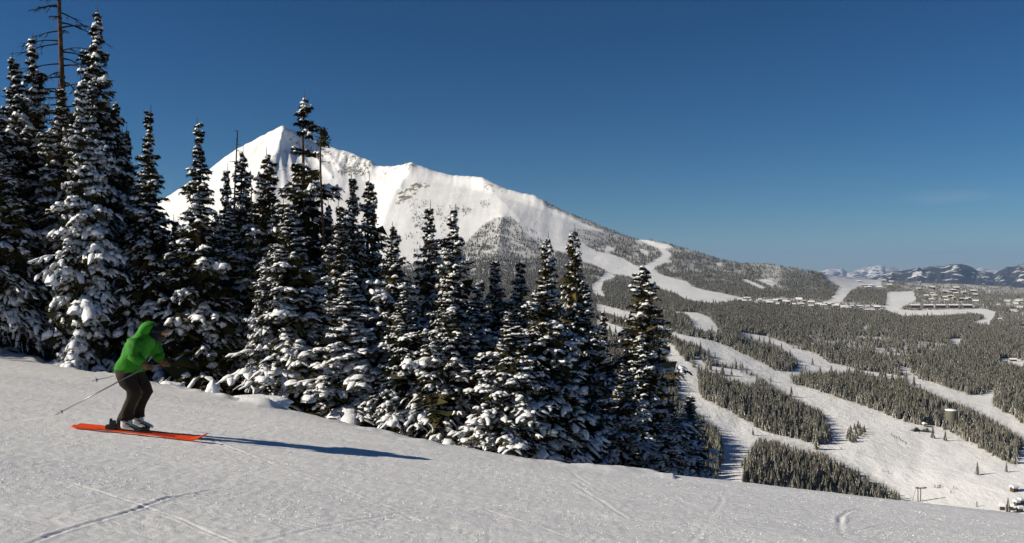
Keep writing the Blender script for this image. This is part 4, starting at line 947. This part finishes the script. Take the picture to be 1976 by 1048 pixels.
# gloves with five fingers closed round the grips
def glove(c, dy):
    m_ = MB(); c = c + Vector((0, 0, 0)); m_.ball(c, (.050, .035, .042), 12, 8, None, .15, dy)
    m_.tube([c + Vector((-.045, 0, .05)), c + Vector((-.02, 0, .015))], [.046, .042], 12)
    for i, ln in enumerate((.05, .056, .053, .044)):
        z_ = .030 - i * .019; b0 = c + Vector((.030, -.022, z_))
        m_.tube([b0, b0 + Vector((.032, -.002, -.004)), b0 + Vector((.040, .022, -.006)), b0 + Vector((.022, .034, -.006))], [.0115, .011, .0105, .009], 6)
    m_.tube([c + Vector((.0, -.03, .028)), c + Vector((.024, -.040, .036)), c + Vector((.044, -.026, .030))], [.013, .012, .010], 6)
    tag(m_.build('glove', M_glove, person, True))
G1 = Q(298, 704, -.25); G2 = Q(304, 705, .22); glove(G1, 1); glove(G2, 2)
# boots
def boot(o, dy):
    m_ = MB(); ring_loft(m_, [(Q(251 + o, 803, dy), (1, 0, -.1), .075, .06), (Q(252 + o, 811, dy), (1, 0, -.1), .08, .062), (Q(253 + o, 819, dy), (1, 0, -.12), .085, .06)], 14)
    ring_loft(m_, [(Q(243 + o, 817, dy), (0, 0, 1), .045, .045), (Q(249 + o, 817, dy), (0, 0, 1), .062, .053), (Q(258 + o, 819.5, dy), (-.1, 0, 1), .054, .054), (Q(267 + o, 822.5, dy), (-.1, 0, 1), .040, .055), (Q(276 + o, 825.5, dy), (-.1, 0, 1), .030, .050), (Q(281 + o, 827, dy), (-.1, 0, 1), .018, .035)], 12)
    b = m_.build('boot', M_boot, person, True)
    c_ = MB()
    for px_, py_ in ((255, 808), (258, 814), (264, 819), (270, 822)):
        c_.box(Q(px_ + o, py_, dy - .062), (.05, .012, .014), 0, Matrix.Rotation(.3, 4, 'Y'))
    c_.build('buckle', M_black, b)
boot(0, -.12); boot(6, .13)
# skis: top-level things under the boots
E0 = px_ground(148, 822); E1 = px_ground(398, 851)
def ski(E0, E1, lab):
    ax = (E1 - E0); Ln = ax.length; ax.normalize(); sv = Vector((-ax.y, ax.x, 0)).normalized(); sv.z = KX * sv.x + KY * sv.y; sv.normalize(); up = ax.cross(sv).normalized()
    up = -up if up.z < 0 else up
    roll_ = Matrix.Rotation(math.radians(9), 3, ax); sv = roll_ @ sv; up = roll_ @ up
    C = (E0 + E1) / 2; root = empty('ski', C); tag(root, lab, 'ski', 'the skier\'s pair of orange skis')
    n = 30; Vt = []; 
    for i in range(n + 1):
        t = i / n; x = (t - .5) * Ln; h = .02 + .075 * max(0, (t - .90) / .10) ** 2 + .004 * max(0, (.04 - t) / .04) ** 2 + .012 * math.sin(math.pi * t)
        wd = .042 + .013 * (2 * t - 1) ** 2 * 1.2
        if t > .93: wd *= math.sqrt(max(0, 1 - ((t - .93) / .07) ** 2)) * .9 + .1
        if t < .03: wd *= .65 + .35 * t / .03
        for sx, sz in ((-1, 0), (1, 0), (1, 1), (-1, 1)):
            Vt.append(ax * x + sv * wd * sx + up * (h + .018 * sz))
    m_ = MB(); Fc = []
    for i in range(n):
        for j in range(4): Fc.append((i * 4 + j, i * 4 + (j + 1) % 4, (i + 1) * 4 + (j + 1) % 4, (i + 1) * 4 + j))
    Fc += [(0, 1, 2, 3), (n * 4 + 3, n * 4 + 2, n * 4 + 1, n * 4)]
    m_.add(Vt, Fc); m_.build('board', M_ski, root)
    d_ = MB()
    for t0, t1 in ((.30, .42), (.60, .78)):
        a_ = [ax * ((t - .5) * Ln) + up * (.0415 + .012 * math.sin(math.pi * t)) for t in (t0, (t0 + t1) / 2, t1)]
        for p, q in zip(a_[:-1], a_[1:]): d_.add([p - sv * .03, p + sv * .03, q + sv * .03, q - sv * .03], [(0, 1, 2, 3)])
    d_.build('topsheet_print', M_skidark, root)
    b_ = MB(); fx = Matrix((ax, sv, up)).transposed()
    off = (SKP - C).dot(ax)
    def bx(x, z, d):
        M_ = Matrix.Translation(ax * (x + off) + up * z) @ fx.to_4x4(); v = [M_ @ Vector((a * d[0] / 2, b * d[1] / 2, c * d[2] / 2)) for a in (-1, 1) for b in (-1, 1) for c in (-1, 1)]
        b_.add(v, [(0, 1, 3, 2), (4, 6, 7, 5), (0, 4, 5, 1), (2, 3, 7, 6), (0, 2, 6, 4), (1, 5, 7, 3)])
    bx(-.20, .075, (.13, .06, .05)); bx(-.17, .12, (.05, .05, .09)); bx(-.21, .15, (.025, .03, .08)); bx(.17, .07, (.10, .06, .05)); bx(.19, .095, (.05, .065, .03)); bx(0, .053, (.42, .05, .012))
    b_.build('binding', M_black, root); return root
dv = Vector((0, .22, KY * .22))
ski(E0 - dv * .5, E1 - dv * .5, 'orange ski nearer the camera, under the skier\'s right boot'); ski(E0 + dv * .5 + Vector((-.03, 0, 0)), E1 + dv * .5 + Vector((-.03, 0, 0)), 'orange ski farther from the camera, half hidden behind its twin')
def pole(g, tip, lab):
    root = empty('ski_pole', SKP + g); tag(root, lab, 'ski pole'); d = tip - g; m_ = MB(); m_.tube([Vector((0, 0, 0)) - d.normalized() * .02, d * .5, d], [.009, .0085, .006], 8); m_.build('shaft', M_pole, root, True)
    m_ = MB(); m_.tube([-d.normalized() * .07, d.normalized() * .06], [.017, .015], 8); m_.ball(-d.normalized() * .08, (.02, .02, .016), 8, 6); m_.build('grip', M_black, root, True)
    m_ = MB(); dn = d.normalized(); m_.tube([d - dn * .085, d - dn * .075], [.030, .018], 10); m_.build('basket', M_boot, root)
pole(G1, Q(141, 790, -.45), 'grey ski pole trailing low behind the skier, its tip just over the snow'); pole(G2, Q(152, 742, .35), 'grey ski pole trailing higher behind the skier, white basket showing')

# ------------------------------------------------------------------ things on the far pistes
M_suit = [mat('ski clothes dark', (.03, .03, .04), .8), mat('ski clothes red', (.18, .03, .03), .8), mat('ski clothes blue', (.03, .05, .12), .8)]
def tiny(mt):
    m_ = MB(); m_.tube([(.0, -.14, .05), (.08, -.12, .48), (-.05, -.08, .85), (-.02, 0, 1.0), (.06, 0, 1.35), (.1, 0, 1.5)], [.07, .08, .10, .17, .20, .06], 6)
    m_.tube([(0, .14, .05), (.08, .12, .48), (-.05, .08, .85)], [.07, .08, .11], 6); m_.ball((.14, 0, 1.62), (.12, .1, .13), 8, 6)
    for s in (-1, 1): m_.tube([(.06, s * .2, 1.38), (.12, s * .28, 1.1), (.32, s * .26, 1.05)], [.07, .055, .05], 5); m_.box((0, s * .14, .02), (1.65, .09, .03))
    return m_.mesh('distant_skier', mt)
tm = [tiny(m_) for m_ in M_suit]
spots = [(1609, 820, 'wide'), (1614, 842, 'wide'), (1615, 852, 'wide'), (1623, 868, 'wide'), (1687, 815, 'wide'), (1711, 823, 'wide'), (1720, 840, 'line'), (1723, 842, 'line'), (1726, 845, 'line'), (1730, 847, 'line'), (1735, 846, 'line'), (1738, 851, 'line'), (1742, 853, 'line'),
         (1747, 856, 'line'), (1749, 858, 'line'), (1752, 866, 'wide'), (1704, 910, 'wide'), (1714, 914, 'wide'), (1804, 941, 'base'), (1810, 941, 'base'), (1813, 941, 'base'), (1815, 940, 'base'), (1840, 944, 'base'), (1835, 952, 'base'), (1774, 836, 'wide'),
         (1405, 675, 'mid'), (1422, 684, 'mid'), (1456, 697, 'mid'), (1463, 709, 'mid'), (1470, 716, 'mid'), (1500, 722, 'mid'), (1493, 727, 'mid'), (1505, 738, 'mid'), (1304, 709, 'left'), (1340, 772, 'left'), (1384, 804, 'left'), (1417, 881, 'left'), (1390, 915, 'left'), (1404, 917, 'left')]
LB = {'wide': ('tiny distant skier scattered on the wide lower piste', 'skiers scattered on the wide lower piste'), 'line': ('tiny distant skier in the diagonal line on the wide lower piste', 'line of skiers on the wide lower piste'),
      'base': ('tiny distant skier on the flat snow near the lift tower', 'skiers on the flat snow near the lift tower'), 'mid': ('tiny distant skier on the long middle piste', 'skiers on the long middle piste'), 'left': ('tiny distant skier on the narrow left piste beside the firs', 'skiers on the narrow left piste')}
for q, (px, py, kk) in enumerate(spots):
    p = far_at(px, py); o = link('person', tm[q % 3], None, p); o.rotation_euler = (0, 0, random.uniform(-1, 1)); o.scale = (1.15,) * 3; tag(o, LB[kk][0], 'person', LB[kk][1])
M_steel = mat('lift steel', (.16, .15, .14), .6, .3, metal=.2); M_pale = mat('pale post', (.5, .48, .42), .7); M_wood = mat('dark timber', (.10, .075, .05), .85, .1, noise=(.6, (.055, .042, .032), .4, .7))
M_roofsnow = mat('roof snow', (.86, .86, .86), .8, .1, bump=(1.2, .4, .2)); M_wall2 = mat('tan house wall', (.30, .25, .18), .85, .1, noise=(.3, (.2, .16, .11), .4, .7)); M_dark = mat('window glass', (.02, .022, .028), .2, .5); M_tank = mat('grey-green tank steel', (.17, .165, .125), .7, .2, noise=(.6, (.12, .115, .09), .4, .7))
# large lift tower
p = far_at(1774, 968) ; s_ = p.y / F; t = empty('lift_tower', p); tag(t, 'two-legged steel lift tower with a crossarm just over the slope edge at the lower right', 'lift tower')
for dx, nm in ((-2.6, 'post'), (2.4, 'post')):
    m_ = MB(); m_.tube([(dx * s_, 0, -3), (dx * s_, 0, 27 * s_)], [.36, .30], 8); m_.build('post', M_steel, t)
m_ = MB(); m_.box((3 * s_, 0, 26 * s_), (17 * s_, .7, .6)); m_.build('crossarm', M_steel, t)
m_ = MB(); m_.tube([(-7 * s_, 0, 24 * s_), (-13 * s_, .5, 0)], [.14, .14], 6); m_.build('stay', M_steel, t)
for dx in (-4.5, 11):
    m_ = MB(); m_.tube([((dx - 2.6) * s_, 0, 26.4 * s_), ((dx + 2.6) * s_, 0, 27 * s_)], [.5, .5], 8); m_.build('sheave_train', M_steel, t)
m_ = MB(); m_.tube([(7.5 * s_, 0, 26 * s_), (7.5 * s_, 0, 31 * s_)], [.12, .1], 6); m_.build('mast', M_pale, t)
def tower(px, py, hpx, lab, arm=True, mt=M_pale):
    p = far_at(px, py); s_ = p.y / F; t = empty('lift_tower', p); tag(t, lab, 'lift tower'); m_ = MB(); m_.tube([(0, 0, -2), (0, 0, hpx * s_)], [.38, .30], 8); m_.build('post', mt, t)
    if arm: m_ = MB(); m_.box((0, 0, hpx * s_), (5 * s_, .5, .5)); m_.build('crossarm', mt, t)
tower(1653, 780, 16, 'pale slim lift tower at the forest edge above the tree island'); tower(1693, 793, 14, 'pale slim lift tower at the forest edge, second along from the tree island')
tower(1806, 824, 13, 'T-shaped lift tower at the top of the forest band corner near the water tank'); tower(1858, 850, 16, 'pale lift tower on the snow strip below the forest band'); tower(1885, 978, 10, 'short thin post on the flat snow right of the two-legged lift tower', False, M_steel)
def gable(mb, mr, w, d, h, rh, ov=.5, th=.45):
    """walls into mb, snowy roof slabs into mr; ridge along x"""
    v = [(-w / 2, -d / 2, -2), (w / 2, -d / 2, -2), (w / 2, d / 2, -2), (-w / 2, d / 2, -2), (-w / 2, -d / 2, h), (w / 2, -d / 2, h), (w / 2, d / 2, h), (-w / 2, d / 2, h), (-w / 2, 0, h + rh), (w / 2, 0, h + rh)]
    mb.add(v, [(0, 1, 5, 4), (2, 3, 7, 6), (1, 2, 6, 9, 5), (3, 0, 4, 8, 7)])
    for sg in (-1, 1):
        e = Vector((0, sg * (d / 2 + ov), h - ov * rh / (d / 2))); r_ = Vector((0, 0, h + rh)); up = Vector((0, 0, th)); W2 = w / 2 + ov
        a = [Vector((x, 0, 0)) + p_ + u for x in (-W2, W2) for p_ in (e, r_) for u in (Vector((0, 0, .02)), up)]
        mr.add(a, [(0, 1, 3, 2), (4, 6, 7, 5), (0, 4, 5, 1), (2, 3, 7, 6), (0, 2, 6, 4), (1, 5, 7, 3)])
def house(px, py, wpx, lab, group, rz=0, wall=None, stor=1, cat='house', nm='chalet', th=.6):
    p = far_at(px, py); s_ = p.y / F; w_ = wpx * s_; t = empty(nm, p, (0, 0, rz)); tag(t, lab, cat, group)
    d = min(w_ * .7, 14); h = 2.9 * stor * (1 if w_ > 8 else .8); a, b = MB(), MB(); gable(a, b, w_, d, h, d * .22, .7 if w_ > 6 else .3, th)
    a.build('wall', wall or M_wood, t); b.build('roof', M_roofsnow, t)
    n = max(1, int(w_ / 4)); m_ = MB(); m_.box((0, 0, 0), (1.4, .12, 1.1)); wm = m_.mesh('window', M_dark)
    for st in range(stor):
        for q in range(n):
            o = link('window', wm, t, (-w_ / 2 + w_ * (q + .5) / n, -d / 2 - .03, 1.6 + 2.9 * st))
    return t
for args in HOUSES:
    px, py, wd, lab, grp, rz, dark, st = args[:8]; wd *= .75
    house(px, py, wd, lab, grp, rz, M_wood if dark else M_wall2, st, *args[8:])
house(1957, 948, 12, 'small lone hut under a thick snow cap on the flat base snow', None, .3, M_wood, 1, 'hut', 'hut', 1.3)
for q, (px, py, w_) in enumerate(((1934, 984, 8), (1951, 984, 8), (1962, 976, 9), (1971, 972, 9), (1968, 988, 9))):
    house(px, py, w_, ['leftmost snow-capped hut of the cluster at the lower right corner', 'snow-capped hut right beside the lone conifer at the lower right corner', 'snow-capped hut behind the others in the lower right corner cluster', 'snow-capped hut cut by the right edge, uphill one', 'snow-capped hut cut by the right edge, lowest one'][q], 'snow-capped huts in the lower right corner', rv.uniform(-.5, .5), M_wood, 1, 'hut', 'hut', 1.2)
house(1784, 823, 8, 'small snow-covered A-frame hut at the forest edge left of the T-shaped tower', None, 1.5, M_wall2, 1, 'hut', 'hut', .7)
# water tank
p = far_at(1836, 818); s_ = p.y / F; t = empty('water_tank', p); tag(t, 'round grey-green water tank with a snow-covered lid rising from the forest', 'water tank')
m_ = MB(); m_.tube([(0, 0, -2), (0, 0, 26 * s_)], [11.3 * s_] * 2, 32); m_.build('tank_wall', M_tank, t, False)
m_ = MB(); m_.tube([(0, 0, 26 * s_), (0, 0, 27.2 * s_), (0, 0, 28.6 * s_)], [11.8 * s_, 11.6 * s_, 3 * s_], 32); m_.build('lid', M_roofsnow, t, True)
m_ = MB(); m_.box((4 * s_, -11.4 * s_, 12 * s_), (.5, .2, 26 * s_)); m_.build('ladder', M_steel, t)
# piste machines
def groomer(px, py, lab, rz):
    p = far_at(px, py); t = empty('snow_groomer', p, (0, 0, rz)); tag(t, lab, 'snow groomer', 'snow groomers on the wide piste')
    m_ = MB(); m_.box((0, 0, 1.1), (5.2, 2.6, .8)); m_.box((-1.2, 0, 1.75), (2.2, 2.2, .6)); m_.build('body', M_tank, t)
    m_ = MB(); m_.box((.9, 0, 2.2), (1.9, 2.2, 1.5)); m_.build('cab', M_dark, t)
    for sy in (-1.6, 1.6):
        m_ = MB(); pts = [(2.5, 1.0), (2.0, .2), (-2.0, .2), (-2.5, 1.0), (2.5, 1.0)]
        for (x0, z0), (x1, z1) in zip(pts[:-1], pts[1:]): m_.tube([(x0, sy, z0), (x1, sy, z1)], [.3, .3], 6)
        m_.build('track', M_black, t)
    m_ = MB(); m_.box((3.6, 0, .7), (.3, 4.6, 1.2)); m_.box((3.1, 0, .8), (1.0, .3, .3)); m_.build('blade', M_steel, t)
    m_ = MB(); m_.box((-3.5, 0, .5), (.9, 4.6, .5)); m_.build('tiller', M_steel, t)
groomer(1767, 832, 'larger dark snow groomer parked on the wide piste near the forest corner', .2); groomer(1787, 833, 'smaller-looking dark snow groomer right of its twin on the wide piste', -.5)

# ------------------------------------------------------------------ haze
hv = bpy.data.materials.new('haze'); hv.use_nodes = True; hn = hv.node_tree; hn.nodes.clear()
pv = hn.nodes.new('ShaderNodeVolumePrincipled'); ho = hn.nodes.new('ShaderNodeOutputMaterial')
pv.inputs['Color'].default_value = (.40, .58, .95, 1); pv.inputs['Density'].default_value = HAZE; pv.inputs['Anisotropy'].default_value = 0
hn.links.new(pv.outputs[0], ho.inputs['Volume'])
if HAZE:
    m_ = MB(); m_.box((0, 14000, 40), (240000, 62000, 1900)); hz = m_.build('haze', hv); tag(hz, kind='stuff', label='thin blue haze over the whole valley', cat='haze')
